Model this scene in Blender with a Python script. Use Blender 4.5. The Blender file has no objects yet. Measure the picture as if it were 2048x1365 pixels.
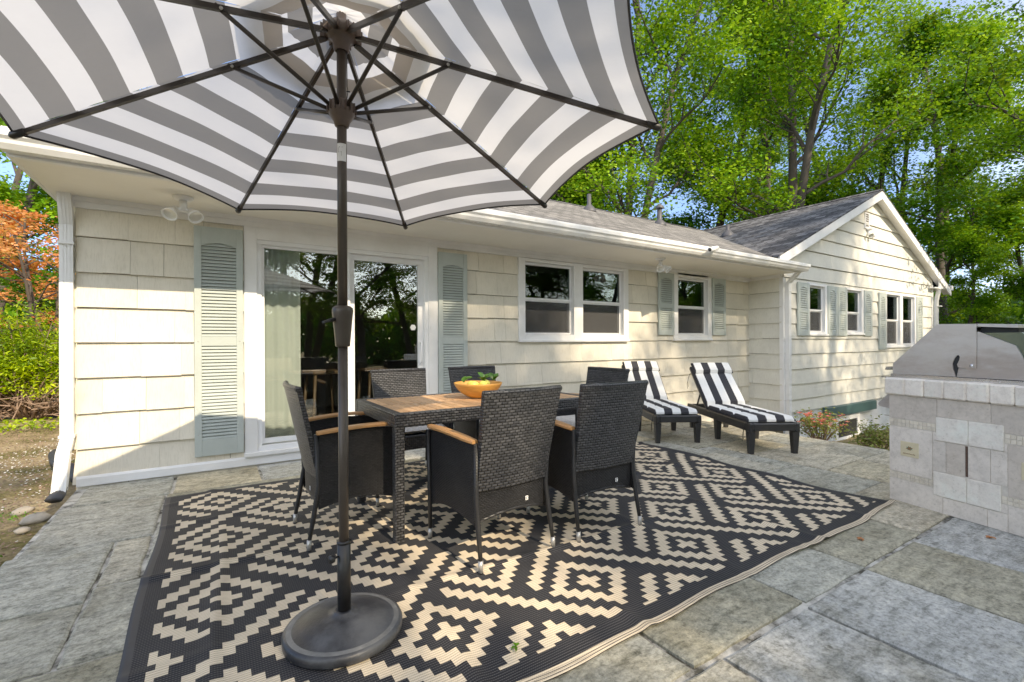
import bpy, math, random
import numpy as np
from mathutils import Vector, Matrix
random.seed(7); rng = np.random.default_rng(11)
PI = math.pi
sc = bpy.context.scene
col = sc.collection

# ------------------------------------------------------------------ materials
def new_mat(name):
    m = bpy.data.materials.new(name); m.use_nodes = True
    nt = m.node_tree; nt.nodes.clear()
    out = nt.nodes.new('ShaderNodeOutputMaterial')
    return m, nt, out
def N(nt, t, **kw):
    n = nt.nodes.new(t)
    for k, v in kw.items(): setattr(n, k, v)
    return n
def setin(n, **kw):
    for k, v in kw.items():
        n.inputs[k.replace('_', ' ')].default_value = v
def ramp(nt, stops):
    r = N(nt, 'ShaderNodeValToRGB'); e = r.color_ramp.elements
    while len(e) < len(stops): e.new(0.5)
    for i, (p, c) in enumerate(stops):
        e[i].position = p; e[i].color = (c[0], c[1], c[2], 1)
    return r
def coords(nt, kind='Object', scale=(1, 1, 1), rot=(0, 0, 0)):
    tc = N(nt, 'ShaderNodeTexCoord'); mp = N(nt, 'ShaderNodeMapping')
    mp.inputs['Scale'].default_value = scale; mp.inputs['Rotation'].default_value = rot
    nt.links.new(tc.outputs[kind], mp.inputs['Vector'])
    return mp.outputs['Vector']
def noise(nt, vec, scale, detail=5, rough=0.6):
    n = N(nt, 'ShaderNodeTexNoise'); n.inputs['Scale'].default_value = scale
    n.inputs['Detail'].default_value = detail; n.inputs['Roughness'].default_value = rough
    nt.links.new(vec, n.inputs['Vector']); return n
def mix(nt, a, b, fac, mode='MIX'):
    m = N(nt, 'ShaderNodeMix', data_type='RGBA', blend_type=mode)
    for s, v in (('A', a), ('B', b)):
        i = m.inputs[6] if s == 'A' else m.inputs[7]
        if isinstance(v, (tuple, list)): i.default_value = (v[0], v[1], v[2], 1)
        else: nt.links.new(v, i)
    if isinstance(fac, (int, float)): m.inputs[0].default_value = fac
    else: nt.links.new(fac, m.inputs[0])
    return m.outputs[2]
def bump(nt, h, strength=0.3, dist=0.01, normal=None):
    b = N(nt, 'ShaderNodeBump'); b.inputs['Strength'].default_value = strength
    b.inputs['Distance'].default_value = dist; nt.links.new(h, b.inputs['Height'])
    if normal is not None: nt.links.new(normal, b.inputs['Normal'])
    return b.outputs['Normal']
def principled(nt, out, colr, rough=0.6, normal=None, metal=0.0, spec=0.4, **kw):
    p = N(nt, 'ShaderNodeBsdfPrincipled')
    if isinstance(colr, (tuple, list)): p.inputs['Base Color'].default_value = (*colr[:3], 1)
    else: nt.links.new(colr, p.inputs['Base Color'])
    if isinstance(rough, (int, float)): p.inputs['Roughness'].default_value = rough
    else: nt.links.new(rough, p.inputs['Roughness'])
    p.inputs['Metallic'].default_value = metal
    p.inputs['Specular IOR Level'].default_value = spec
    for k, v in kw.items(): p.inputs[k.replace('_', ' ')].default_value = v
    if normal is not None: nt.links.new(normal, p.inputs['Normal'])
    if out is not None: nt.links.new(p.outputs[0], out.inputs[0])
    return p
def simple(name, c, rough=0.55, var=0.12, scale=6, bmp=0.0, bscale=80, metal=0, spec=0.4, stretch=(1, 1, 1), dirt=None, dirt_amt=0.5):
    """painted / plain surface with uneven tone, optional dirt blotches and fine bump"""
    m, nt, out = new_mat(name)
    v = coords(nt, 'Object', stretch)
    n1 = noise(nt, v, scale, 6, 0.65)
    lo = tuple(x * (1 - var) for x in c); hi = tuple(min(1, x * (1 + var)) for x in c)
    r = ramp(nt, [(0.3, lo), (0.7, hi)]); nt.links.new(n1.outputs[0], r.inputs[0])
    cc = r.outputs[0]
    if dirt:
        n2 = noise(nt, v, scale * 0.45, 8, 0.7)
        rr = ramp(nt, [(0.44, (0, 0, 0)), (0.60, (1, 1, 1))]); nt.links.new(n2.outputs[0], rr.inputs[0])
        mm = N(nt, 'ShaderNodeMath', operation='MULTIPLY'); mm.inputs[1].default_value = dirt_amt
        nt.links.new(rr.outputs[0], mm.inputs[0])
        cc = mix(nt, cc, dirt, mm.outputs[0])
    nm = None
    if bmp:
        n3 = noise(nt, v, bscale, 4, 0.6); nm = bump(nt, n3.outputs[0], bmp, 0.004)
    rn = N(nt, 'ShaderNodeMapRange'); rn.inputs[3].default_value = max(0.02, rough - 0.08); rn.inputs[4].default_value = min(1, rough + 0.08)
    nt.links.new(n1.outputs[0], rn.inputs[0])
    principled(nt, out, cc, rn.outputs[0], nm, metal, spec)
    return m
def shake_mat(name, c):
    m, nt, out = new_mat(name)
    g = coords(nt, 'Object', (1, 1, 0.06)); v = coords(nt, 'Object')
    gr = noise(nt, g, 110, 4, 0.7); bl = noise(nt, v, 2.2, 7, 0.65); fine = noise(nt, v, 90, 2, 0.5)
    geo = N(nt, 'ShaderNodeNewGeometry')
    isl = N(nt, 'ShaderNodeMapRange'); isl.inputs[3].default_value = 0.93; isl.inputs[4].default_value = 1.05
    nt.links.new(geo.outputs['Random Per Island'], isl.inputs[0])
    r = ramp(nt, [(0.3, tuple(x * 0.86 for x in c)), (0.62, c), (0.8, tuple(min(1, x * 1.06) for x in c))])
    nt.links.new(bl.outputs[0], r.inputs[0])
    rg = ramp(nt, [(0.36, (0.80, 0.79, 0.75)), (0.5, (1, 1, 1))]); nt.links.new(gr.outputs[0], rg.inputs[0])
    c2 = mix(nt, r.outputs[0], rg.outputs[0], 0.55, 'MULTIPLY')
    c3 = N(nt, 'ShaderNodeVectorMath', operation='SCALE'); nt.links.new(c2, c3.inputs[0]); nt.links.new(isl.outputs[0], c3.inputs['Scale'])
    # peeling flecks
    pk = ramp(nt, [(0.70, (0, 0, 0)), (0.73, (1, 1, 1))]); n5 = noise(nt, v, 17, 8, 0.75); nt.links.new(n5.outputs[0], pk.inputs[0])
    c4 = mix(nt, c3.outputs[0], (0.36, 0.27, 0.20), pk.outputs[0])
    nm = bump(nt, gr.outputs[0], 0.35, 0.004); nm = bump(nt, fine.outputs[0], 0.12, 0.002, nm)
    principled(nt, out, c4, 0.62, nm, 0, 0.3)
    return m
def brick_mat(name, c1, c2, mortar, bw, bh, msize, offset=0.5, rough=0.5, bstr=0.8, bdist=0.006, spec=0.5, uv=True, smooth=1.0, var=0.2, nscale=30, squash=1.0, holes=False):
    m, nt, out = new_mat(name)
    v = coords(nt, 'UV' if uv else 'Object')
    b = N(nt, 'ShaderNodeTexBrick'); b.offset = offset
    b.inputs['Scale'].default_value = 1.0; b.inputs['Brick Width'].default_value = bw; b.inputs['Row Height'].default_value = bh
    b.inputs['Mortar Size'].default_value = msize; b.inputs['Mortar Smooth'].default_value = smooth
    b.inputs['Color1'].default_value = (*c1, 1); b.inputs['Color2'].default_value = (*c2, 1); b.inputs['Mortar'].default_value = (*mortar, 1)
    nt.links.new(v, b.inputs['Vector'])
    n = noise(nt, coords(nt, 'Object'), nscale, 5, 0.65)
    rr = ramp(nt, [(0.3, (1 - var,) * 3), (0.7, (1 + var * 0.6,) * 3)]); nt.links.new(n.outputs[0], rr.inputs[0])
    cc = mix(nt, b.outputs[0], rr.outputs[0], 1.0, 'MULTIPLY')
    inv = N(nt, 'ShaderNodeMath', operation='SUBTRACT'); inv.inputs[0].default_value = 1.0; nt.links.new(b.outputs['Fac'], inv.inputs[1])
    nm = bump(nt, inv.outputs[0], bstr, bdist)
    p = principled(nt, out, cc, rough, nm, 0, spec)
    return m
def wood_mat(name, c, rough=0.5, axis_scale=(1, 12, 12), dark=0.55):
    m, nt, out = new_mat(name)
    v = coords(nt, 'Object', axis_scale)
    n1 = noise(nt, v, 9, 8, 0.7); geo = N(nt, 'ShaderNodeNewGeometry')
    r = ramp(nt, [(0.25, tuple(x * dark for x in c)), (0.55, c), (0.8, tuple(min(1, x * 1.25) for x in c))]); nt.links.new(n1.outputs[0], r.inputs[0])
    mr = N(nt, 'ShaderNodeMapRange'); mr.inputs[3].default_value = 0.75; mr.inputs[4].default_value = 1.2
    nt.links.new(geo.outputs['Random Per Island'], mr.inputs[0])
    s = N(nt, 'ShaderNodeVectorMath', operation='SCALE'); nt.links.new(r.outputs[0], s.inputs[0]); nt.links.new(mr.outputs[0], s.inputs['Scale'])
    nm = bump(nt, n1.outputs[0], 0.15, 0.002)
    principled(nt, out, s.outputs[0], rough, nm, 0, 0.4)
    return m
def leaf_mat(name, stops, trans=0.35, rough=0.45):
    m, nt, out = new_mat(name)
    geo = N(nt, 'ShaderNodeNewGeometry'); oi = N(nt, 'ShaderNodeObjectInfo')
    v = coords(nt, 'Object'); n = noise(nt, v, 0.55, 3, 0.6)
    a = N(nt, 'ShaderNodeMath', operation='MULTIPLY_ADD'); a.inputs[1].default_value = 0.45; nt.links.new(geo.outputs['Random Per Island'], a.inputs[0])
    sb = N(nt, 'ShaderNodeMath', operation='MULTIPLY_ADD'); sb.inputs[1].default_value = 1.9; sb.inputs[2].default_value = -0.68  # broad noise paints lit and shaded leaf clumps into the colour
    nt.links.new(n.outputs[0], sb.inputs[0]); nt.links.new(sb.outputs[0], a.inputs[2])
    r = ramp(nt, stops); nt.links.new(a.outputs[0], r.inputs[0])
    p = principled(nt, None, r.outputs[0], rough, None, 0, 0.25)
    t = N(nt, 'ShaderNodeBsdfTranslucent')
    tc = mix(nt, r.outputs[0], (0.75, 1.0, 0.05), 0.16, 'MIX'); nt.links.new(tc, t.inputs[0])
    mx = N(nt, 'ShaderNodeMixShader'); mx.inputs[0].default_value = trans
    nt.links.new(p.outputs[0], mx.inputs[1]); nt.links.new(t.outputs[0], mx.inputs[2]); nt.links.new(mx.outputs[0], out.inputs[0])
    return m
def fabric_mat(name, c, trans=0.0, rough=0.85, wr=0.25, var=0.06, tcol=None):
    m, nt, out = new_mat(name)
    v = coords(nt, 'Object')
    n = noise(nt, v, 5, 5, 0.6); f = noise(nt, v, 500, 2, 0.5)
    r = ramp(nt, [(0.3, tuple(x * (1 - var) for x in c)), (0.7, tuple(min(1, x * (1 + var)) for x in c))]); nt.links.new(n.outputs[0], r.inputs[0])
    st = coords(nt, 'Object', (1, 1, 1)); wv = noise(nt, st, 11, 3, 0.5)
    nm = bump(nt, wv.outputs[0], wr, 0.01); nm = bump(nt, f.outputs[0], 0.1, 0.001, nm)
    p = principled(nt, None if trans else out, r.outputs[0], rough, nm, 0, 0.2)
    if trans:
        t = N(nt, 'ShaderNodeBsdfTranslucent')
        t.inputs[0].default_value = (*(tcol or c), 1)
        mx = N(nt, 'ShaderNodeMixShader'); mx.inputs[0].default_value = trans
        nt.links.new(p.outputs[0], mx.inputs[1]); nt.links.new(t.outputs[0], mx.inputs[2]); nt.links.new(mx.outputs[0], out.inputs[0])
    return m
def glass_mat(name, tint=(0.5, 0.55, 0.53), refl=1.0, grime=0.0):
    m, nt, out = new_mat(name)
    fr = N(nt, 'ShaderNodeFresnel'); fr.inputs[0].default_value = 1.5
    ml = N(nt, 'ShaderNodeMath', operation='MULTIPLY_ADD'); ml.inputs[1].default_value = 1.6 * refl; ml.inputs[2].default_value = 0.03 * refl
    nt.links.new(fr.outputs[0], ml.inputs[0])
    ml.use_clamp = True
    g = N(nt, 'ShaderNodeBsdfGlossy'); g.inputs['Roughness'].default_value = 0.004; g.inputs['Color'].default_value = (0.95, 0.97, 0.96, 1)
    vv = coords(nt, 'Object'); wn = noise(nt, vv, 1.6, 1, 0.4); nt.links.new(bump(nt, wn.outputs[0], 0.05, 0.02), g.inputs['Normal'])
    t = N(nt, 'ShaderNodeBsdfTransparent'); t.inputs[0].default_value = (*tint, 1)
    mx = N(nt, 'ShaderNodeMixShader'); nt.links.new(ml.outputs[0], mx.inputs[0])
    nt.links.new(t.outputs[0], mx.inputs[1]); nt.links.new(g.outputs[0], mx.inputs[2])
    if grime:
        d = N(nt, 'ShaderNodeBsdfDiffuse'); d.inputs[0].default_value = (0.6, 0.62, 0.6, 1)
        n = noise(nt, vv, 3, 6, 0.7); rr = ramp(nt, [(0.4, (0, 0, 0)), (0.8, (grime,) * 3)]); nt.links.new(n.outputs[0], rr.inputs[0])
        m2 = N(nt, 'ShaderNodeMixShader'); nt.links.new(rr.outputs[0], m2.inputs[0]); nt.links.new(mx.outputs[0], m2.inputs[1]); nt.links.new(d.outputs[0], m2.inputs[2])
        mx = m2
    nt.links.new(mx.outputs[0], out.inputs[0])
    return m
def screen_mat(name):
    m, nt, out = new_mat(name)
    v = coords(nt, 'Object'); n = noise(nt, v, 260, 2, 0.6)
    r = ramp(nt, [(0.35, (0.012, 0.012, 0.013)), (0.7, (0.065, 0.065, 0.068))]); nt.links.new(n.outputs[0], r.inputs[0])
    p = principled(nt, None, r.outputs[0], 0.6)
    t = N(nt, 'ShaderNodeBsdfTransparent'); mx = N(nt, 'ShaderNodeMixShader'); mx.inputs[0].default_value = 0.3
    nt.links.new(p.outputs[0], mx.inputs[1]); nt.links.new(t.outputs[0], mx.inputs[2]); nt.links.new(mx.outputs[0], out.inputs[0])
    return m
def stone_mat(name, stops, k=1.0):
    """bluestone flags: tone per stone (random per island), cloudy stains, cleft grain"""
    m, nt, out = new_mat(name)
    geo = N(nt, 'ShaderNodeNewGeometry'); v = coords(nt, 'Object')
    base = ramp(nt, stops); base.color_ramp.interpolation = 'CONSTANT'
    nt.links.new(geo.outputs['Random Per Island'], base.inputs[0])
    off = N(nt, 'ShaderNodeVectorMath', operation='MULTIPLY_ADD')
    cmb = N(nt, 'ShaderNodeCombineXYZ')
    for k in range(3): nt.links.new(geo.outputs['Random Per Island'], cmb.inputs[k])
    nt.links.new(cmb.outputs[0], off.inputs[0]); off.inputs[1].default_value = (37, 53, 71); nt.links.new(v, off.inputs[2])
    n1 = noise(nt, off.outputs[0], 2.0, 9, 0.68)
    st = N(nt, 'ShaderNodeMapping'); st.inputs['Scale'].default_value = (1.0, 3.2, 1); nt.links.new(off.outputs[0], st.inputs[0])
    n2 = noise(nt, st.outputs[0], 6.5, 11, 0.76)
    n3 = noise(nt, off.outputs[0], 55, 6, 0.75)
    r1 = ramp(nt, [(0.34, (0.62, 0.59, 0.50)), (0.5, (0.95, 0.96, 0.95)), (0.66, (1.2, 1.18, 1.12))]); nt.links.new(n1.outputs[0], r1.inputs[0])
    c = mix(nt, base.outputs[0], r1.outputs[0], 0.9, 'MULTIPLY')
    r2 = ramp(nt, [(0.36, (0.42, 0.43, 0.40)), (0.47, (0.9, 0.9, 0.88)), (0.52, (1.02, 1.02, 1.02)), (0.66, (1.25, 1.23, 1.17))]); nt.links.new(n2.outputs[0], r2.inputs[0])
    c = mix(nt, c, r2.outputs[0], 0.85 * k, 'MULTIPLY')
    r3 = ramp(nt, [(0.36, (0.55, 0.55, 0.53)), (0.5, (1, 1, 1)), (0.64, (1.25, 1.25, 1.23))]); nt.links.new(n3.outputs[0], r3.inputs[0])
    c = mix(nt, c, r3.outputs[0], 0.8 * k, 'MULTIPLY')
    n4 = noise(nt, off.outputs[0], 17, 14, 0.85); r4 = ramp(nt, [(0.38, (0.25, 0.24, 0.21)), (0.45, (0.84, 0.84, 0.82)), (0.52, (1, 1, 1)), (0.60, (1.22, 1.21, 1.17))]); nt.links.new(n4.outputs[0], r4.inputs[0])
    c = mix(nt, c, r4.outputs[0], 0.8 * k, 'MULTIPLY')
    nm = bump(nt, n2.outputs[0], 0.6, 0.015); nm = bump(nt, n4.outputs[0], 0.6, 0.006, nm); nm = bump(nt, n3.outputs[0], 0.4, 0.003, nm)
    principled(nt, out, c, 0.62, nm, 0, 0.35)
    return m
def ground_mat(name):
    m, nt, out = new_mat(name)
    v = coords(nt, 'Object')
    n1 = noise(nt, v, 1.1, 8, 0.7); n2 = noise(nt, v, 22, 8, 0.75); n3 = noise(nt, v, 120, 3, 0.6)
    r = ramp(nt, [(0.32, (0.06, 0.075, 0.02)), (0.44, (0.15, 0.13, 0.055)), (0.54, (0.30, 0.235, 0.14)), (0.7, (0.42, 0.34, 0.23))]); nt.links.new(n1.outputs[0], r.inputs[0])
    r2 = ramp(nt, [(0.35, (0.45, 0.45, 0.4)), (0.6, (1.2, 1.15, 1.05))]); nt.links.new(n2.outputs[0], r2.inputs[0])
    c = mix(nt, r.outputs[0], r2.outputs[0], 0.9, 'MULTIPLY')
    nm = bump(nt, n2.outputs[0], 0.7, 0.03); nm = bump(nt, n3.outputs[0], 0.5, 0.01, nm)
    principled(nt, out, c, 0.95, nm, 0, 0.1)
    return m
def roof_mat(name, c1, c2):
    m, nt, out = new_mat(name)
    v = coords(nt, 'UV')
    b = N(nt, 'ShaderNodeTexBrick'); b.offset = 0.37; b.offset_frequency = 2
    b.inputs['Scale'].default_value = 1.0; b.inputs['Brick Width'].default_value = 0.22; b.inputs['Row Height'].default_value = 0.14
    b.inputs['Mortar Size'].default_value = 0.011; b.inputs['Mortar Smooth'].default_value = 0.3; b.inputs['Bias'].default_value = -0.1
    b.inputs['Color1'].default_value = (*c1, 1); b.inputs['Color2'].default_value = (*c2, 1); b.inputs['Mortar'].default_value = (c1[0] * .3, c1[1] * .3, c1[2] * .3, 1)  # dark joint lines paint the shadow under each shingle row
    nt.links.new(v, b.inputs['Vector'])
    n = noise(nt, v, 1.3, 7, 0.7); g = noise(nt, v, 160, 3, 0.7)
    r = ramp(nt, [(0.3, (0.7,) * 3), (0.7, (1.25, 1.24, 1.22))]); nt.links.new(n.outputs[0], r.inputs[0])
    c = mix(nt, b.outputs[0], r.outputs[0], 1.0, 'MULTIPLY')
    r2 = ramp(nt, [(0.35, (0.65,) * 3), (0.65, (1.3,) * 3)]); nt.links.new(g.outputs[0], r2.inputs[0])
    c = mix(nt, c, r2.outputs[0], 0.8, 'MULTIPLY')
    inv = N(nt, 'ShaderNodeMath', operation='SUBTRACT'); inv.inputs[0].default_value = 1.0; nt.links.new(b.outputs['Fac'], inv.inputs[1])
    nm = bump(nt, inv.outputs[0], 0.7, 0.01); nm = bump(nt, g.outputs[0], 0.5, 0.003, nm)
    principled(nt, out, c, 0.9, nm, 0, 0.25)
    return m
def rug_mat(name, c, rib):
    m, nt, out = new_mat(name)
    v = coords(nt, 'Object')
    sp = N(nt, 'ShaderNodeSeparateXYZ'); nt.links.new(v, sp.inputs[0])
    def sine(ax, k):
        a = N(nt, 'ShaderNodeMath', operation='MULTIPLY'); a.inputs[1].default_value = k; nt.links.new(sp.outputs[ax], a.inputs[0])
        s = N(nt, 'ShaderNodeMath', operation='SINE'); nt.links.new(a.outputs[0], s.inputs[0]); return s.outputs[0]
    sy = sine(1, 2 * PI / 0.0125); sx = sine(0, 2 * PI / 0.009)
    ml = N(nt, 'ShaderNodeMath', operation='MULTIPLY'); nt.links.new(sx, ml.inputs[0]); nt.links.new(sy, ml.inputs[1])
    ad = N(nt, 'ShaderNodeMath', operation='MULTIPLY_ADD'); ad.inputs[1].default_value = 0.5; nt.links.new(ml.outputs[0], ad.inputs[0]); nt.links.new(sy, ad.inputs[2])
    rr = ramp(nt, [(0.0, tuple(x * 0.55 for x in c)), (0.55, c), (1.0, rib)])
    mr = N(nt, 'ShaderNodeMapRange'); mr.inputs[1].default_value = -1.5; mr.inputs[2].default_value = 1.5; nt.links.new(ad.outputs[0], mr.inputs[0]); nt.links.new(mr.outputs[0], rr.inputs[0])
    n = noise(nt, v, 3.0, 8, 0.7); r2 = ramp(nt, [(0.3, (0.82, 0.82, 0.82)), (0.7, (1.15, 1.14, 1.12))]); nt.links.new(n.outputs[0], r2.inputs[0])
    cc = mix(nt, rr.outputs[0], r2.outputs[0], 1.0, 'MULTIPLY')
    n4 = noise(nt, v, 60, 6, 0.8); r4 = ramp(nt, [(0.66, (0, 0, 0)), (0.74, (0.6, 0.6, 0.6))]); nt.links.new(n4.outputs[0], r4.inputs[0])
    cc = mix(nt, cc, (0.5, 0.46, 0.4), r4.outputs[0])
    nm = bump(nt, mr.outputs[0], 0.5, 0.003)
    principled(nt, out, cc, 0.7, nm, 0, 0.15)
    return m

M = {}
M['shake'] = shake_mat('cream_painted_shakes', (0.75, 0.69, 0.57))
M['shake_wing'] = shake_mat('pale_painted_shakes', (0.725, 0.705, 0.625))
M['gap'] = simple('shadow_gap', (0.10, 0.085, 0.06), 0.9)
M['white'] = simple('white_trim_paint', (0.80, 0.80, 0.80), 0.42, 0.05, 3, 0.08, 60, dirt=(0.55, 0.54, 0.50), dirt_amt=0.25)
M['soffit'] = simple('soffit_paint', (0.80, 0.77, 0.70), 0.6, 0.05, 2)
M['vinyl'] = simple('white_vinyl', (0.80, 0.81, 0.82), 0.35, 0.03, 3)
M['gutter'] = simple('white_gutter_enamel', (0.80, 0.80, 0.79), 0.28, 0.05, 2, dirt=(0.5, 0.5, 0.45), dirt_amt=0.3)
M['shutter'] = simple('sage_shutter_paint', (0.395, 0.445, 0.42), 0.5, 0.08, 5, 0.1, 120, dirt=(0.33, 0.375, 0.345), dirt_amt=0.5)
M['teal'] = simple('dark_teal_paint', (0.03, 0.085, 0.085), 0.5, 0.15, 6)
M['foundation'] = simple('parged_foundation', (0.62, 0.64, 0.66), 0.85, 0.12, 3, 0.4, 60, dirt=(0.4, 0.41, 0.4), dirt_amt=0.5)
M['roof'] = roof_mat('weathered_asphalt_shingles', (0.11, 0.108, 0.107), (0.26, 0.25, 0.245))
M['roof_dark'] = roof_mat('dark_asphalt_shingles', (0.030, 0.031, 0.038), (0.155, 0.157, 0.17))
M['pipe'] = simple('lead_vent_pipe', (0.05, 0.05, 0.058), 0.5, 0.2, 10)
M['glass'] = glass_mat('window_glass', (0.45, 0.5, 0.48), 0.2)
M['glass_door'] = glass_mat('door_glass', (0.80, 0.83, 0.81), 0.85, 0.0)
M['screen'] = screen_mat('insect_screen')
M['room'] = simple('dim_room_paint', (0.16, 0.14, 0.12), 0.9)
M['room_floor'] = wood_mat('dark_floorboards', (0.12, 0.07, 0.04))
M['curtain'] = fabric_mat('pale_curtain', (0.80, 0.83, 0.81), 0.25)
M['stone'] = stone_mat('weathered_flags', [(0.0, (0.43, 0.395, 0.325)), (0.16, (0.38, 0.365, 0.31)), (0.32, (0.50, 0.43, 0.31)), (0.48, (0.37, 0.36, 0.315)), (0.6, (0.35, 0.325, 0.25)), (0.78, (0.50, 0.44, 0.345)), (0.9, (0.40, 0.395, 0.35))], 0.65)
M['stone_blue'] = stone_mat('bluestone_flags', [(0.0, (0.45, 0.45, 0.44)), (0.3, (0.41, 0.415, 0.41)), (0.6, (0.48, 0.475, 0.455)), (0.8, (0.46, 0.46, 0.44))], 0.38)
M['mortar'] = simple('pale_mortar', (0.50, 0.48, 0.43), 0.95, 0.25, 14, 0.6, 90, dirt=(0.05, 0.045, 0.033), dirt_amt=1.0)
M['ground'] = ground_mat('mulch_and_moss')
M['rug_dark'] = rug_mat('rug_charcoal_weave', (0.014, 0.0145, 0.018), (0.075, 0.075, 0.078))
M['rug_beige'] = rug_mat('rug_beige_weave', (0.66, 0.53, 0.375), (0.82, 0.69, 0.52))
M['rug_edge'] = simple('rug_black_binding', (0.025, 0.025, 0.028), 0.7, 0.2, 20)
M['wicker'] = brick_mat('black_resin_wicker', (0.062, 0.063, 0.068), (0.018, 0.0185, 0.021), (0.001, 0.001, 0.0012), 0.035, 0.0160, 0.0042, bstr=1.0, bdist=0.012, rough=0.40, spec=0.5, var=0.3)
M['wicker_fine'] = brick_mat('fine_black_wicker', (0.018, 0.018, 0.020), (0.008, 0.008, 0.009), (0.0008, 0.0008, 0.0008), 0.020, 0.0095, 0.0026, bstr=0.8, bdist=0.006, rough=0.5, spec=0.3, var=0.3)
M['tube'] = brick_mat('wrapped_wicker_tube', (0.012, 0.012, 0.013), (0.008, 0.008, 0.009), (0.002, 0.002, 0.002), 0.05, 0.008, 0.0015, bstr=0.6, bdist=0.003, rough=0.4, spec=0.4)
M['teak'] = wood_mat('oiled_teak', (0.64, 0.35, 0.17), 0.42, (14, 1.0, 14), 0.62)
M['arm'] = wood_mat('teak_armrest', (0.46, 0.21, 0.075), 0.36, (12, 1, 12), 0.7)
M['bowl'] = wood_mat('honey_wood_bowl', (0.66, 0.29, 0.06), 0.42, (2, 2, 14), 0.7)
M['steelcap'] = simple('brushed_aluminium_cap', (0.42, 0.41, 0.39), 0.35, 0.1, 20, metal=0.6)
M['black'] = simple('black_powder_coat', (0.009, 0.0085, 0.0085), 0.42, 0.2, 20, 0.1, 200)
M['bronze'] = simple('bronze_aluminium_pole', (0.055, 0.042, 0.033), 0.38, 0.15, 12, metal=0.35)
M['bronze_dark'] = simple('dark_bronze_rib', (0.03, 0.024, 0.02), 0.4, 0.15, 12, metal=0.3)
M['hub'] = simple('brown_plastic_hub', (0.075, 0.05, 0.04), 0.45, 0.2, 20)
M['resin'] = simple('worn_black_resin', (0.022, 0.0225, 0.026), 0.40, 0.45, 7, 0.25, 90, dirt=(0.085, 0.09, 0.095), dirt_amt=0.55)
M['resin_rim'] = simple('scuffed_grey_rim', (0.14, 0.14, 0.135), 0.6, 0.35, 14, dirt=(0.05, 0.05, 0.05), dirt_amt=0.5)
M['canopy_white'] = fabric_mat('canopy_white', (0.83, 0.83, 0.84), 0.44, wr=0.7, tcol=(0.85, 0.85, 0.87))
M['canopy_grey'] = fabric_mat('canopy_grey', (0.215, 0.21, 0.208), 0.33, wr=0.7, tcol=(0.29, 0.285, 0.283))
M['vent_band'] = fabric_mat('canopy_taupe_hem', (0.56, 0.50, 0.45), 0.3, wr=0.2)
M['piping'] = simple('black_piping', (0.015, 0.015, 0.017), 0.6)
M['cushion_white'] = fabric_mat('cushion_white', (0.80, 0.80, 0.78), 0, wr=0.35)
M['cushion_black'] = fabric_mat('cushion_charcoal', (0.024, 0.0245, 0.030), 0, wr=0.35)
M['lounger'] = simple('dark_resin_lounger', (0.013, 0.013, 0.014), 0.42, 0.25, 10, 0.15, 120, stretch=(1, 1, 1))
M['steel'] = simple('heat_stained_steel', (0.62, 0.59, 0.56), 0.36, 0.10, 3, 0.08, 200, metal=0.6, stretch=(1, 1, 2.5), dirt=(0.36, 0.26, 0.20), dirt_amt=0.6)
M['hood_reflection'] = simple('steel_with_green_reflection', (0.10, 0.13, 0.105), 0.22, 0.3, 5, metal=0.7)  # reflection of the trees painted into the steel as dark green
M['steel_clean'] = simple('satin_steel', (0.60, 0.60, 0.61), 0.25, 0.06, 6, metal=0.9)
M['jet_black'] = simple('plain_black', (0.012, 0.012, 0.012), 0.6)  # plain black, also used where shade in grill openings is painted
M['rust'] = simple('rusted_brown', (0.085, 0.045, 0.03), 0.8, 0.4, 30)
M['trav'] = simple('grey_travertine', (0.60, 0.565, 0.525), 0.7, 0.14, 5, 0.3, 60, dirt=(0.45, 0.41, 0.375), dirt_amt=0.55)
M['trav_light'] = simple('pale_chiselled_travertine', (0.74, 0.715, 0.68), 0.75, 0.10, 9, 0.9, 38, dirt=(0.58, 0.55, 0.50), dirt_amt=0.5)
M['trav_top'] = simple('cream_travertine_block', (0.76, 0.70, 0.635), 0.7, 0.10, 6, 0.6, 45, dirt=(0.62, 0.50, 0.43), dirt_amt=0.5)
def trav_mat(name, c, pit=0.5, rough=0.72, bs=0.5):
    m, nt, out = new_mat(name); v = coords(nt, 'Object'); geo = N(nt, 'ShaderNodeNewGeometry')
    n1 = noise(nt, v, 4.5, 9, 0.7); n2 = noise(nt, v, 75, 3, 0.6); n3 = noise(nt, v, 28, 9, 0.8)
    r = ramp(nt, [(0.3, tuple(x * 0.80 for x in c)), (0.5, c), (0.7, tuple(min(.9, x * 1.12) for x in c))]); nt.links.new(n1.outputs[0], r.inputs[0])
    pr_ = ramp(nt, [(0.28, (0.30, 0.26, 0.22)), (0.345, (1, 1, 1))]); nt.links.new(n2.outputs[0], pr_.inputs[0])
    c2 = mix(nt, r.outputs[0], pr_.outputs[0], pit, 'MULTIPLY')
    r3 = ramp(nt, [(0.36, (0.78, 0.76, 0.73)), (0.5, (1, 1, 1)), (0.66, (1.1, 1.1, 1.1))]); nt.links.new(n3.outputs[0], r3.inputs[0])
    c3 = mix(nt, c2, r3.outputs[0], 0.8, 'MULTIPLY')
    mr = N(nt, 'ShaderNodeMapRange'); mr.inputs[3].default_value = 0.90; mr.inputs[4].default_value = 1.08; nt.links.new(geo.outputs['Random Per Island'], mr.inputs[0])
    s = N(nt, 'ShaderNodeVectorMath', operation='SCALE'); nt.links.new(c3, s.inputs[0]); nt.links.new(mr.outputs[0], s.inputs['Scale'])
    nm = bump(nt, n3.outputs[0], bs, 0.006); nm = bump(nt, pr_.outputs[0], 0.5, 0.003, nm)
    principled(nt, out, s.outputs[0], rough, nm, 0, 0.3); return m
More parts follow.
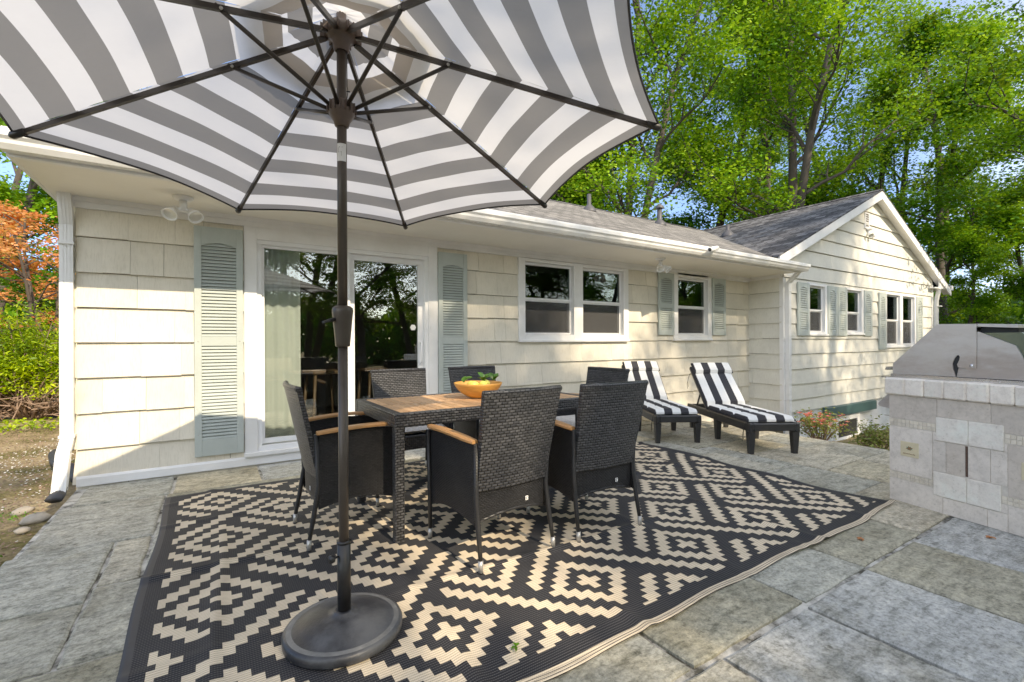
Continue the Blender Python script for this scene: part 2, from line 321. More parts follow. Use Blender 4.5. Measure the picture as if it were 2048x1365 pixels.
M['trav'] = trav_mat('grey_travertine', (0.74, 0.66, 0.575)); M['trav_dark'] = trav_mat('brown_grey_shaded_travertine', (0.60, 0.52, 0.44))  # darker copy for browner tiles and the painted shade under the counter
M['trav_light'] = trav_mat('pale_chiselled_travertine', (0.88, 0.81, 0.71), 0.4, 0.75, 1.0); M['trav_top'] = trav_mat('cream_travertine_block', (0.90, 0.80, 0.69), 0.4, 0.7, 0.8)
M['mosaic'] = trav_mat('tumbled_mosaic', (0.70, 0.62, 0.50), 0.5)
M['grout'] = simple('pale_grout', (0.62, 0.565, 0.49), 0.9, 0.15, 20)
M['deco'] = simple('cream_glazed_tile', (0.66, 0.56, 0.36), 0.35, 0.12, 18)
M['deco_green'] = simple('tile_leaf_glaze', (0.10, 0.22, 0.16), 0.4)
M['deco_brown'] = simple('tile_brown_glaze', (0.22, 0.11, 0.05), 0.4)
M['bark'] = simple('grey_brown_bark', (0.045, 0.036, 0.028), 0.9, 0.4, 6, 0.9, 18, stretch=(1, 1, 0.25))
M['bark_dark'] = simple('dark_bark', (0.05, 0.038, 0.03), 0.9, 0.4, 8, 0.7, 20, stretch=(1, 1, 0.3))
M['twig'] = simple('bare_brown_twigs', (0.21, 0.13, 0.09), 0.8, 0.35, 12)
G1 = [(0.0, (0.008, 0.035, 0.003)), (0.3, (0.028, 0.12, 0.006)), (0.55, (0.085, 0.26, 0.010)), (0.8, (0.22, 0.44, 0.022)), (1.0, (0.42, 0.60, 0.06))]
G2 = [(0.0, (0.005, 0.028, 0.003)), (0.35, (0.018, 0.10, 0.006)), (0.65, (0.060, 0.24, 0.010)), (1.0, (0.24, 0.50, 0.035))]
M['leaf_a'] = leaf_mat('bright_maple_leaves', G1, 0.36)
M['leaf_b'] = leaf_mat('deep_green_leaves', G2, 0.38)
M['leaf_maple'] = leaf_mat('orange_maple_leaves', [(0.0, (0.34, 0.09, 0.03)), (0.35, (0.72, 0.20, 0.06)), (0.7, (0.86, 0.36, 0.14)), (1.0, (0.80, 0.55, 0.22))], 0.45)
M['leaf_yew'] = leaf_mat('yew_needles', [(0.0, (0.02, 0.06, 0.005)), (0.35, (0.11, 0.22, 0.010)), (0.65, (0.32, 0.44, 0.015)), (1.0, (0.56, 0.62, 0.04))], 0.3)
M['leaf_shrub'] = leaf_mat('azalea_leaves', [(0.0, (0.06, 0.05, 0.02)), (0.4, (0.12, 0.17, 0.03)), (0.7, (0.28, 0.29, 0.07)), (1.0, (0.34, 0.18, 0.08))], 0.3)
M['flower'] = leaf_mat('pink_azalea_flowers', [(0.0, (0.50, 0.05, 0.06)), (0.5, (0.72, 0.12, 0.13)), (1.0, (0.85, 0.33, 0.33))], 0.3)
M['petal'] = simple('fallen_pale_petals', (0.66, 0.62, 0.55), 0.8, 0.25, 40)
M['lemon'] = simple('lemon_skin', (0.80, 0.76, 0.12), 0.4, 0.1, 30, 0.25, 220)
M['lemon_leaf'] = leaf_mat('citrus_leaves', [(0.0, (0.015, 0.06, 0.01)), (0.6, (0.035, 0.13, 0.015)), (1.0, (0.10, 0.24, 0.03))], 0.15, 0.3)
M['leaf_fallen'] = leaf_mat('fallen_orange_leaf', [(0.0, (0.5, 0.16, 0.06)), (1.0, (0.62, 0.26, 0.12))], 0.2)
M['rubber'] = simple('black_drain_hose', (0.025, 0.026, 0.03), 0.5, 0.3, 20)
M['lens'] = simple('frosted_lamp_lens', (0.62, 0.60, 0.52), 0.15, 0.05, 20, spec=0.8)
M['rock'] = simple('edging_fieldstone', (0.36, 0.31, 0.25), 0.85, 0.3, 8, 0.7, 30)
def plastic():
    m, nt, out = new_mat('clear_plastic_wrap')
    v = coords(nt, 'Object'); n = noise(nt, v, 14, 4, 0.65)
    nm = bump(nt, n.outputs[0], 1.0, 0.03)
    g = N(nt, 'ShaderNodeBsdfGlossy'); g.inputs['Roughness'].default_value = 0.09; nt.links.new(nm, g.inputs['Normal'])
    d = N(nt, 'ShaderNodeBsdfDiffuse'); d.inputs[0].default_value = (0.74, 0.69, 0.62, 1); nt.links.new(nm, d.inputs['Normal'])
    mx = N(nt, 'ShaderNodeMixShader'); mx.inputs[0].default_value = 0.2
    nt.links.new(d.outputs[0], mx.inputs[1]); nt.links.new(g.outputs[0], mx.inputs[2]); nt.links.new(mx.outputs[0], out.inputs[0])
    return m
M['plastic'] = plastic()

# ------------------------------------------------------------------ mesh builder
class MB:
    def __init__(s): s.v = []; s.f = []; s.m = []; s.sm = []
    def add(s, vs, fs, mi=0, T=None, smooth=False):
        o = len(s.v)
        if T is not None: vs = [tuple(T @ Vector(v)) for v in vs]
        s.v += [tuple(v) for v in vs]
        for f in fs: s.f.append(tuple(i + o for i in f)); s.m.append(mi); s.sm.append(smooth)
        return s
    def box(s, x0, x1, y0, y1, z0, z1, mi=0, T=None):
        vs = [(x, y, z) for z in (z0, z1) for y in (y0, y1) for x in (x0, x1)]
        return s.add(vs, [(0, 2, 3, 1), (4, 5, 7, 6), (0, 1, 5, 4), (2, 6, 7, 3), (0, 4, 6, 2), (1, 3, 7, 5)], mi, T)
    def bbox(s, x0, x1, y0, y1, z0, z1, b=0.004, mi=0, T=None):
        """box with chamfered edges"""
        X = (x0, x1); Y = (y0, y1); Z = (z0, z1); vs = []; idx = {}
        for i in (0, 1):
            for j in (0, 1):
                for k in (0, 1):
                    sx, sy, sz = (1 - 2 * i) * b, (1 - 2 * j) * b, (1 - 2 * k) * b
                    idx[i, j, k] = len(vs)
                    vs += [(X[i], Y[j] + sy, Z[k] + sz), (X[i] + sx, Y[j], Z[k] + sz), (X[i] + sx, Y[j] + sy, Z[k])]
        fs = []
        def I(i, j, k, a): return idx[i, j, k] + a
        fs += [(I(0,0,0,0), I(0,0,1,0), I(0,1,1,0), I(0,1,0,0)), (I(1,0,0,0), I(1,1,0,0), I(1,1,1,0), I(1,0,1,0))]
        fs += [(I(0,0,0,1), I(1,0,0,1), I(1,0,1,1), I(0,0,1,1)), (I(0,1,0,1), I(0,1,1,1), I(1,1,1,1), I(1,1,0,1))]
        fs += [(I(0,0,0,2), I(0,1,0,2), I(1,1,0,2), I(1,0,0,2)), (I(0,0,1,2), I(1,0,1,2), I(1,1,1,2), I(0,1,1,2))]
        for j in (0, 1):
            for k in (0, 1): fs.append((I(0,j,k,1), I(1,j,k,1), I(1,j,k,2), I(0,j,k,2)))
        for i in (0, 1):
            for k in (0, 1): fs.append((I(i,0,k,0), I(i,1,k,0), I(i,1,k,2), I(i,0,k,2)))
        for i in (0, 1):
            for j in (0, 1): fs.append((I(i,j,0,0), I(i,j,1,0), I(i,j,1,1), I(i,j,0,1)))
        for i in (0, 1):
            for j in (0, 1):
                for k in (0, 1): fs.append((I(i,j,k,0), I(i,j,k,1), I(i,j,k,2)))
        return s.add(vs, fs, mi, T)
    def tube(s, pts, r, n=8, mi=0, T=None, caps=True, smooth=True, flat=1.0):
        pts = [Vector(p) for p in pts]; rs = r if isinstance(r, (list, tuple)) else [r] * len(pts)
        vs = []; fs = []; up = None
        for i, p in enumerate(pts):
            d = (pts[min(i + 1, len(pts) - 1)] - pts[max(i - 1, 0)])
            if d.length < 1e-9: d = Vector((0, 0, 1))
            d.normalize()
            if up is None:
                a = Vector((0, 0, 1)) if abs(d.z) < 0.9 else Vector((1, 0, 0)); up = (a - d * a.dot(d)).normalized()
            else:
                up = up - d * up.dot(d)
                up = up.normalized() if up.length > 1e-6 else d.orthogonal().normalized()
            q = d.cross(up)
            for k in range(n):
                t = 2 * PI * k / n; vs.append(tuple(p + (q * math.cos(t) + up * math.sin(t) * flat) * rs[i]))
        for i in range(len(pts) - 1):
            for k in range(n):
                a = i * n + k; b = i * n + (k + 1) % n; fs.append((a, b, b + n, a + n))
        if caps: fs += [tuple(reversed(range(n))), tuple(range((len(pts) - 1) * n, len(pts) * n))]
        return s.add(vs, fs, mi, T, smooth)
    def lathe(s, prof, n=32, mi=0, T=None, smooth=True, mis=None):
        vs = []; 
        for (r, z) in prof:
            for k in range(n):
                t = 2 * PI * k / n; vs.append((r * math.cos(t), r * math.sin(t), z))
        for i in range(len(prof) - 1):
            fs = [(i * n + k, i * n + (k + 1) % n, (i + 1) * n + (k + 1) % n, (i + 1) * n + k) for k in range(n)]
            if i == 0: o = len(s.v); s.add(vs, [], mi, T)
            for f in fs: s.f.append(tuple(a + o for a in f)); s.m.append(mis[i] if mis else mi); s.sm.append(smooth)
        return s
    def prism(s, poly, a0, a1, axis='y', mi=0, T=None):
        """poly: list of 2D points; extruded between a0 and a1 on the axis"""
        def P(u, w, a): return {'y': (u, a, w), 'x': (a, u, w), 'z': (u, w, a)}[axis]
        n = len(poly); vs = [P(u, w, a0) for u, w in poly] + [P(u, w, a1) for u, w in poly]
        fs = [tuple(range(n)), tuple(range(2 * n - 1, n - 1, -1))] + [(i, n + i, n + (i + 1) % n, (i + 1) % n) for i in range(n)]
        return s.add(vs, fs, mi, T)
    def build(s, name, mats, parent=None, uv=False, world=True):
        me = bpy.data.meshes.new(name)
        vs = s.v
        if parent is not None and world:
            inv = MW[parent.name].inverted(); vs = [tuple(inv @ Vector(v)) for v in vs]
        me.from_pydata(vs, [], s.f)
        if not isinstance(mats, (list, tuple)): mats = [mats]
        for m in mats: me.materials.append(M[m] if isinstance(m, str) else m)
        me.polygons.foreach_set('material_index', s.m); me.polygons.foreach_set('use_smooth', s.sm)
        me.update()
        if uv: box_uv(me)
        o = bpy.data.objects.new(name, me); col.objects.link(o)
        if parent is not None: o.parent = parent
        MW[o.name] = (MW[parent.name] if parent is not None else Matrix.Identity(4))
        return o
MW = {}
def box_uv(me):
    uvl = me.uv_layers.new(name='UVMap'); n = len(me.loops)
    vi = np.empty(n, dtype=np.int32); me.loops.foreach_get('vertex_index', vi)
    co = np.empty(len(me.vertices) * 3); me.vertices.foreach_get('co', co); co = co.reshape(-1, 3)
    uv = np.zeros((n, 2))
    for p in me.polygons:
        nx, ny, nz = (abs(c) for c in p.normal); ls = list(p.loop_indices); c = co[vi[ls]]
        if nz > max(nx, ny) * 1.2: uv[ls] = c[:, [0, 1]]
        elif ny >= nx: uv[ls] = c[:, [0, 2]]
        else: uv[ls] = c[:, [1, 2]]
    uvl.data.foreach_set('uv', uv.ravel())
def empty(name, loc=(0, 0, 0), rz=0, label=None, cat=None, group=None, kind=None):
    o = bpy.data.objects.new(name, None); col.objects.link(o); o.empty_display_size = 0.1
    o.location = loc; o.rotation_euler = (0, 0, rz)
    MW[o.name] = Matrix.Translation(loc) @ Matrix.Rotation(rz, 4, 'Z')
    return tag(o, label, cat, group, kind)
def tag(o, label=None, cat=None, group=None, kind=None):
    if label: o['label'] = label
    if cat: o['category'] = cat
    if group: o['group'] = group
    if kind: o['kind'] = kind
    return o
def kids(o): return [c for c in bpy.data.objects if c.parent == o]
def copy_tree(o, parent=None):
    c = o.copy(); col.objects.link(c)
    if parent is not None: c.parent = parent
    for k in kids(o): copy_tree(k, c)
    return c
def setT(T, x, y, z, rz): return Matrix.Translation((x, y, z)) @ Matrix.Rotation(rz, 4, 'Z')
def np_mesh(name, verts, faces, mats, parent=None, mi=None, smooth=False):
    """verts (n,3), faces (m,k) numpy"""
    me = bpy.data.meshes.new(name); nv, nf, k = len(verts), len(faces), faces.shape[1]
    me.vertices.add(nv); me.vertices.foreach_set('co', np.asarray(verts, dtype=np.float32).ravel())
    me.loops.add(nf * k); me.loops.foreach_set('vertex_index', faces.astype(np.int32).ravel())
    me.polygons.add(nf); me.polygons.foreach_set('loop_start', np.arange(0, nf * k, k, dtype=np.int32))
    if not isinstance(mats, (list, tuple)): mats = [mats]
    for m in mats: me.materials.append(M[m])
    if mi is not None: me.polygons.foreach_set('material_index', mi.astype(np.int32))
    if smooth: me.polygons.foreach_set('use_smooth', np.ones(nf, dtype=bool))
    me.update(calc_edges=True); me.validate()
    o = bpy.data.objects.new(name, me); col.objects.link(o)
    if parent is not None: o.parent = parent
    MW[o.name] = MW[parent.name] if parent is not None else Matrix.Identity(4)
    return o
# ------------------------------------------------------------------ camera, sky, sun
cam_d = bpy.data.cameras.new('camera'); cam = bpy.data.objects.new('camera', cam_d); col.objects.link(cam)
cam_d.lens = 937.0 / 2048 * 36.0; cam_d.sensor_width = 36.0; cam_d.shift_y = 1.5 / 2048; cam_d.clip_start = 0.05; cam_d.clip_end = 600
cam.matrix_world = Matrix.Translation((0, 0, 1.2)) @ Matrix.Rotation(math.radians(57.4 - 90), 4, 'Z') @ Matrix.Rotation(PI / 2, 4, 'X') @ Matrix.Rotation(math.radians(-0.28), 4, 'Z')
sc.camera = cam
SUN = Vector((0.12, -1.0, 0.76)).normalized()
w = bpy.data.worlds.new('World'); sc.world = w; w.use_nodes = True
nt = w.node_tree; nt.nodes.clear()
sky = nt.nodes.new('ShaderNodeTexSky'); sky.sky_type = 'NISHITA'; sky.sun_disc = False
sky.sun_elevation = math.asin(SUN.z); sky.sun_rotation = math.atan2(SUN.x, SUN.y)
sky.air_density = 1.0; sky.dust_density = 0.3; sky.ozone_density = 4.5; sky.altitude = 1500
bg = nt.nodes.new('ShaderNodeBackground'); bg.inputs[1].default_value = 0.67
wo = nt.nodes.new('ShaderNodeOutputWorld'); hs = nt.nodes.new('ShaderNodeHueSaturation'); hs.inputs['Saturation'].default_value = 0.66; nt.links.new(sky.outputs[0], hs.inputs['Color']); 
# deeper blue away from the sun (northern half of the sky), as a clear sky has
tcw = nt.nodes.new('ShaderNodeTexCoord'); sx_ = nt.nodes.new('ShaderNodeSeparateXYZ'); nt.links.new(tcw.outputs['Generated'], sx_.inputs[0])
my = nt.nodes.new('ShaderNodeMapRange'); my.inputs[1].default_value = -0.1; my.inputs[2].default_value = 0.3; nt.links.new(sx_.outputs[1], my.inputs[0])
mz = nt.nodes.new('ShaderNodeMapRange'); mz.inputs[1].default_value = 0.9; mz.inputs[2].default_value = 0.6; nt.links.new(sx_.outputs[2], mz.inputs[0])
mm_ = nt.nodes.new('ShaderNodeMath'); mm_.operation = 'MULTIPLY'; nt.links.new(my.outputs[0], mm_.inputs[0]); nt.links.new(mz.outputs[0], mm_.inputs[1])
mc = mix(nt, (1.06, 1.06, 1.06), (0.20, 0.35, 0.60), mm_.outputs[0]); ms = mix(nt, hs.outputs[0], mc, 1.0, 'MULTIPLY')
nt.links.new(ms, bg.inputs[0]); nt.links.new(bg.outputs[0], wo.inputs[0])
sd = bpy.data.lights.new('sun', 'SUN'); so = bpy.data.objects.new('sun', sd); col.objects.link(so)
sd.energy = 7.0; sd.angle = math.radians(0.6); sd.color = (1.0, 0.95, 0.87)
so.rotation_euler = SUN.to_track_quat('Z', 'Y').to_euler()
sc.view_settings.view_transform = 'Standard'; sc.view_settings.look = 'None'; sc.view_settings.exposure = 0; sc.view_settings.gamma = 1.22
try:
    sc.view_settings.use_white_balance = True; sc.view_settings.white_balance_temperature = 9000; sc.view_settings.white_balance_tint = 10
except Exception: pass
sc.cycles.max_bounces = 8; sc.cycles.diffuse_bounces = 4; sc.cycles.transparent_max_bounces = 12
sc.cycles.sample_clamp_indirect = 6

# ------------------------------------------------------------------ ground and patio
def grid(name, x0, x1, y0, y1, nx, ny, hf, mat, kind='structure'):
    xs = np.linspace(x0, x1, nx + 1); ys = np.linspace(y0, y1, ny + 1)
    X, Y = np.meshgrid(xs, ys); Z = hf(X, Y)
    v = np.stack([X.ravel(), Y.ravel(), Z.ravel()], 1)
    i = np.arange(nx); j = np.arange(ny); I, J = np.meshgrid(i, j); a = (J * (nx + 1) + I).ravel()
    f = np.stack([a, a + 1, a + nx + 2, a + nx + 1], 1)
    o = np_mesh(name, v, f, mat, smooth=True); tag(o, kind=kind); return o
def gh(X, Y):
    z = -0.05 + 0.02 * np.sin(X * 1.7) * np.cos(Y * 1.3) + 0.012 * np.sin(X * 6 + Y * 4)
    drop = np.clip((X - 6.25) / 0.25, 0, 1); z = z - drop * 0.85
    z = np.where((X > -0.98) & (X < 6.23) & (Y > -5) & (Y < 5.4), -0.16, z)
    far = np.clip((np.hypot(X, Y) - 30) / 60, 0, 1)
    return z * (1 - far) - 0.3 * far
grid('lawn_far', -300, 300, -300, 300, 60, 60, lambda X, Y: np.full_like(X, -1.05), 'ground')
grid('ground', -30, 50, -30, 50, 640, 640, gh, 'ground')
# bluestone patio: every flag bevelled, laid on a mortar bed
flags = []
def flag(x0, x1, y0, y1): flags.append((x0, x1, y0, y1))
# strip against the house
for a, b in ((-0.93, -0.28), (-0.28, 0.37), (0.37, 1.32), (1.32, 2.2), (2.2, 3.1), (3.1, 3.95), (3.95, 4.9), (4.9, 5.5), (5.5, 6.22)): flag(a, b, 4.64, 5.24)
# left columns
flag(-0.96, -0.315, 3.71, 4.64); flag(-0.315, 0.9, 3.9, 4.64); flag(-0.315, 0.55, 3.07, 3.9)
flag(-1.0, -0.505, 2.92, 3.71); flag(-0.505, -0.315, 3.07, 3.71); flag(-1.02, -0.505, 2.38, 2.92)
flag(-0.505, 0.55, 2.375, 3.07); flag(-1.0, -0.2, 1.4, 2.375); flag(-0.2, 0.7, 1.095, 2.375); flag(-1.0, -0.2, 0.4, 1.4)
random.seed(3)
def fill(x0, x1, rows, avg):
    for k in range(len(rows) - 1):
        x = x0 - random.random() * 0.0
        while x < x1 - 0.05:
            wd = avg * random.uniform(0.7, 1.35); nx = min(x1, x + wd)
            if x1 - nx < 0.3: nx = x1
            flag(x, nx, rows[k], rows[k + 1]); x = nx
fill(0.55, 4.55, [2.375, 3.1, 3.9], 0.8); fill(0.9, 4.55, [3.9, 4.64], 0.9); fill(0.7, 1.48, [1.095, 1.7, 2.375], 0.8)
for a, b in ((1.48, 2.30), (2.30, 2.92), (2.92, 3.72), (3.72, 4.79)): flag(a, b, 1.085, 1.66)
for a, b in ((1.48, 2.6), (2.6, 3.4), (3.4, 4.79)): flag(a, b, 1.66, 2.375)
flag(4.79, 5.46, 1.3, 2.09); flag(5.46, 6.22, 1.3, 2.09); flag(4.55, 4.79, 2.375, 2.5)
flag(4.79, 5.6, 2.09, 2.82); flag(5.6, 6.22, 2.09, 2.645); flag(5.6, 6.22, 2.645, 3.3); flag(4.55, 4.79, 2.5, 3.27); flag(4.79, 5.6, 2.82, 3.3)
flag(4.55, 5.1, 3.3, 3.95); flag(5.1, 6.22, 3.3, 3.95); flag(4.55, 5.4, 3.95, 4.64); flag(5.4, 6.22, 3.95, 4.64)
# near right: row in front of the long mortar joint
for a, b in ((-0.2, 0.75), (0.75, 1.62), (1.62, 2.25)): flag(a, b, 0.35, 1.075)
flag(2.25, 2.885, 0.42, 1.075); flag(2.885, 3.52, 0.42, 1.075); flag(3.52, 4.6, 0.42, 1.075)
fill(-1.0, 5.6, [-0.9, -0.25, 0.35], 0.95); fill(2.25, 5.6, [0.35, 0.42], 3)
fill(-1.0, 5.6, [-2.6, -1.7, -0.9], 0.95); flag(4.79, 6.22, -0.2, 1.3); flag(5.6, 6.22, -2.6, -0.2)
pv = MB()
for (x0, x1, y0, y1) in flags:
    if y1 - y0 < 0.12: continue
    g = random.choice((0.007, 0.009, 0.014)); h = random.uniform(-0.004, 0.004)
    # slightly irregular outline with a tiny arris
    def jag(p, q, n):
        out = []
        for i in range(n):
            t = i / n; out.append((p[0] + (q[0] - p[0]) * t + random.uniform(-.004, .004), p[1] + (q[1] - p[1]) * t + random.uniform(-.004, .004)))
        return out
    X0, X1, Y0, Y1 = x0 + g, x1 - g, y0 + g, y1 - g
    if x0 < -0.9 : X0 += random.uniform(0, .05)
    c = [(X0, Y0), (X1, Y0), (X1, Y1), (X0, Y1)]; nn = 7
    poly = sum([jag(c[i], c[(i + 1) % 4], nn) for i in range(4)], [])
    cx, cy = (X0 + X1) / 2, (Y0 + Y1) / 2
    inn = [(cx + (px - cx) * (1 - 0.012 / max(.1, abs(X1 - X0) / 2)), cy + (py - cy) * (1 - 0.012 / max(.1, abs(Y1 - Y0) / 2))) for px, py in poly]
    n = len(poly)
    vs = [(a, b, -0.05) for a, b in poly] + [(a, b, -0.006 + h) for a, b in poly] + [(a, b, h) for a, b in inn]
    fs = [(i, (i + 1) % n, n + (i + 1) % n, n + i) for i in range(n)] + [(n + i, n + (i + 1) % n, 2 * n + (i + 1) % n, 2 * n + i) for i in range(n)] + [tuple(range(2 * n, 3 * n))]
    blue = (x0 > 1.55 and y1 < 1.1 and not (2.8 < x0 < 3.0)) or (0.3 < x0 < 1.4 and y0 > 4.6)
    pv.add(vs, fs, 2 if blue else 0)
xs_bed = -0.955
pv.box(xs_bed, 6.205, -2.58, 5.22, -0.14, -0.014, 1)
pv.box(6.205, 6.26, -2.58, 5.22, -1.0, -0.03, 1)
patio = pv.build('patio', ['stone', 'mortar', 'stone_blue']); tag(patio, kind='structure')
# ------------------------------------------------------------------ house
YM, YW, XJ = 5.256, 4.60, 8.88
house = empty('ranch_house', (-0.95, YM, 0), 0, 'single storey ranch house with cream shake siding, white trim and sage green shutters', 'house')
def rect_sub(rects, ops):
    for (a0, a1, b0, b1) in ops:
        out = []
        for (u0, u1, z0, z1) in rects:
            if a1 <= u0 or a0 >= u1 or b1 <= z0 or b0 >= z1: out.append((u0, u1, z0, z1)); continue
            if b0 > z0: out.append((u0, u1, z0, b0))
            if b1 < z1: out.append((u0, u1, b1, z1))
            zz0, zz1 = max(z0, b0), min(z1, b1)
            if a0 > u0: out.append((u0, a0, zz0, zz1))
            if a1 < u1: out.append((a1, u1, zz0, zz1))
        rects = out
    return [r for r in rects if r[1] - r[0] > 0.003 and r[3] - r[2] > 0.003]
def clip_poly(poly, hps):
    for (a, b, c) in hps:      # keep a*u + b*z <= c
        out = []
        for i in range(len(poly)):
            p, q = poly[i], poly[(i + 1) % len(poly)]
            dp, dq = a * p[0] + b * p[1] - c, a * q[0] + b * q[1] - c
            if dp <= 0: out.append(p)
            if dp * dq < 0:
                t = dp / (dp - dq); out.append((p[0] + (q[0] - p[0]) * t, p[1] + (q[1] - p[1]) * t))
        poly = out
        if len(poly) < 3: return []
    return poly
def shakes(u0, u1, zlist, ops, mapf, hps=(), wmin=0.14, wmax=0.44, seed=1, gapw=1.0, jit=0.003, lap=0.005):
    rnd = random.Random(seed); mb = MB()
    for k in range(len(zlist) - 1):
        za, zb = zlist[k], zlist[k + 1]; u = u0
        while u < u1 - 0.001:
            wd = rnd.uniform(wmin, wmax); v = min(u1, u + wd)
            if u1 - v < 0.08: v = u1
            g = rnd.choice([0.0008, 0.0012, 0.0018, 0.0026, 0.0042]) * gapw; j = rnd.uniform(-jit, jit); extra = rnd.uniform(0, 0.003)
            for (a0, a1, b0, b1) in rect_sub([(u + (g if u > u0 else 0), v, za + j, zb - lap)], ops):
                poly = clip_poly([(a0, b0), (a1, b0), (a1, b1), (a0, b1)], hps)
                if not poly: continue
                H = zb - za
                def pr_(z): return 0.034 + extra - 0.028 * min(1, max(0, (z - za) / H))
                n = len(poly)
                vs = [mapf(p[0], pr_(p[1]), p[1]) for p in poly] + [mapf(p[0], 0.0, p[1]) for p in poly]
                mb.add(vs, [tuple(range(n))] + [(i, n + i, n + (i + 1) % n, (i + 1) % n) for i in range(n)])
            u = v
    return mb
def backing(rects, ops, mapf, poly=None):
    mb = MB()
    for (a0, a1, b0, b1) in rect_sub(rects, ops):
        mb.add([mapf(a0, -0.001, b0), mapf(a1, -0.001, b0), mapf(a1, -0.001, b1), mapf(a0, -0.001, b1)], [(0, 1, 2, 3)])
    if poly: mb.add([mapf(u, -0.001, z) for u, z in poly], [tuple(range(len(poly)))])
    return mb
mMain = lambda u, o, z: (u, YM - o, z)
mWing = lambda u, o, z: (u, YW - o, z)
mJog = lambda u, o, z: (XJ - o, u, z)
mEnd = lambda u, o, z: (-0.95 - o, u, z)
DOOR = (0.26, 2.28, 0.10, 2.33)
W1 = (3.445, 5.51, 1.195, 2.33); W2 = (6.59, 7.64, 1.205, 2.37)
zm = [0.025 + 0.2965 * k for k in range(0, 8)] + [2.36]
opsM = [DOOR, W1, W2]
shakes(-0.95, XJ, [-0.27] + zm, opsM, mMain, seed=5).build('siding', 'shake', house)
backing([(-0.95, XJ, -0.6, 2.42)], opsM, mMain).build('wall', 'gap', house)
zj = [0.085 + 0.2885 * k for k in range(-1, 9)]
shakes(YW, YM, zj, [], mJog, seed=9, hps=[(0, 1, 2.40)]).build('siding', 'shake_wing', house)
backing([(YW, YM, -1.0, 2.9)], [], mJog).build('wall', 'gap', house)
shakes(YM, 13, [-0.27] + zm, [], mEnd, seed=13).build('siding', 'shake', house)
backing([(YM, 13.4, -0.6, 2.6)], [], mEnd).build('wall', 'gap', house)
PX, PZ, SL = 12.78, 4.60, 0.432
RAKE = [(SL, 1, PZ - 0.06 + SL * PX), (-SL, 1, PZ - 0.06 - SL * PX)]
WW = [(9.755, 10.505, 1.29, 2.325), (11.345, 12.195, 1.31, 2.325), (13.375, 15.275, 1.01, 2.335)]
zw = [0.085 + 0.2865 * k for k in range(0, 16)]
shakes(XJ, 16.5, [-0.15] + zw, WW, mWing, hps=RAKE, seed=21, wmin=0.4, wmax=1.3, gapw=0.35, jit=0.003, lap=0.010).build('siding', 'shake_wing', house)
backing([(XJ, 16.5, -0.15, 2.6)], WW, mWing, [(XJ, 2.6), (16.5, 2.6), (16.5, 2.93), (PX, 4.52), (XJ, 2.85)]).build('wall', 'gap', house)
mb = MB(); mb.box(XJ + 0.02, 16.48, YW + 0.015, YW + 0.2, -1.2, -0.15); mb.box(XJ + 0.02, XJ + 0.2, YW + 0.2, YM, -1.2, -0.15); mb.box(-0.93, XJ, YM + 0.02, YM + 0.2, -1.0, -0.02)
mb.build('foundation', 'foundation', house)
mb = MB(); mb.box(16.3, 16.5, YW, 13, -1, 2.7); mb.box(-0.95, 16.5, 13, 13.2, -1, 2.7); mb.build('wall', 'shake_wing', house)
# interior seen through the glass
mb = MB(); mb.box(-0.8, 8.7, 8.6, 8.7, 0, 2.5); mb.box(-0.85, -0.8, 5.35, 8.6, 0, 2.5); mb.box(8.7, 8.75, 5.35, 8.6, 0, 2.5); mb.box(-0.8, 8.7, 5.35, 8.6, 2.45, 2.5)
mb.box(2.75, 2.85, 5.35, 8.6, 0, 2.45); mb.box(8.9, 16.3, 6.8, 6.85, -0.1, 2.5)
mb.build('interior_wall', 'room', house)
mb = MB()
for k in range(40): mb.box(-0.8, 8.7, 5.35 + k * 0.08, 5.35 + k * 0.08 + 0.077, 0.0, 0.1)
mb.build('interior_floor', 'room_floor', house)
# base board
mb = MB(); mb.prism([(-0.042, 0.012), (-0.042, 0.075), (-0.030, 0.095), (0.0, 0.095), (0.0, 0.012)], -0.955, 6.3, 'x', 0, Matrix.Translation((0, YM - 0.0, 0)))
mb.build('base_board', 'white', house)
# frieze, corner boards
mb = MB(); mb.box(-0.965, XJ - 0.03, YM - 0.045, YM - 0.002, 2.335, 2.425); mb.box(-0.965, XJ - 0.03, YM - 0.062, YM - 0.045, 2.385, 2.425)
mb.box(XJ - 0.045, XJ - 0.002, YW + 0.0, YM - 0.046, 2.36, 2.47); mb.build('frieze_board', 'white', house)
mb = MB(); mb.box(XJ - 0.034, XJ + 0.008, YW - 0.034, YW + 0.04, -0.15, 2.36); mb.build('corner_board', 'white', house); mb = MB(); mb.box(16.46, 16.54, YW - 0.036, YW + 0.03, -0.15, 2.68)
mb.build('corner_board', 'white', house)
# roofs
E0, ZE = 4.26, 2.575; S0 = (PZ - ZE) / (9.0 - E0); XL = -1.12; XV = PX - (PZ - 2.66) / SL + 0.0
def slab(mb, poly, mi=0, th=0.03, uvdir=None):
    """sloping roof sheet with thickness"""
    vs = [tuple(p) for p in poly] + [(p[0], p[1], p[2] - th) for p in poly]; n = len(poly)
    mb.add(vs, [tuple(range(n)), tuple(range(2 * n - 1, n - 1, -1))] + [(i, n + i, n + (i + 1) % n, (i + 1) % n) for i in range(n)], mi)
def roof_uv(o, axis):
    me = o.data; uvl = me.uv_layers.new(name='UVMap')
    for l in me.loops:
        c = me.vertices[l.vertex_index].co; k = 1.09
        uvl.data[l.index].uv = (c.x, c.y * k) if axis == 'x' else (c.y, c.x * k)
vy = lambda x: E0 + (PZ - SL * (PX - x) - ZE) / S0      # valley line in plan
xv0 = PX - (PZ - ZE) / SL
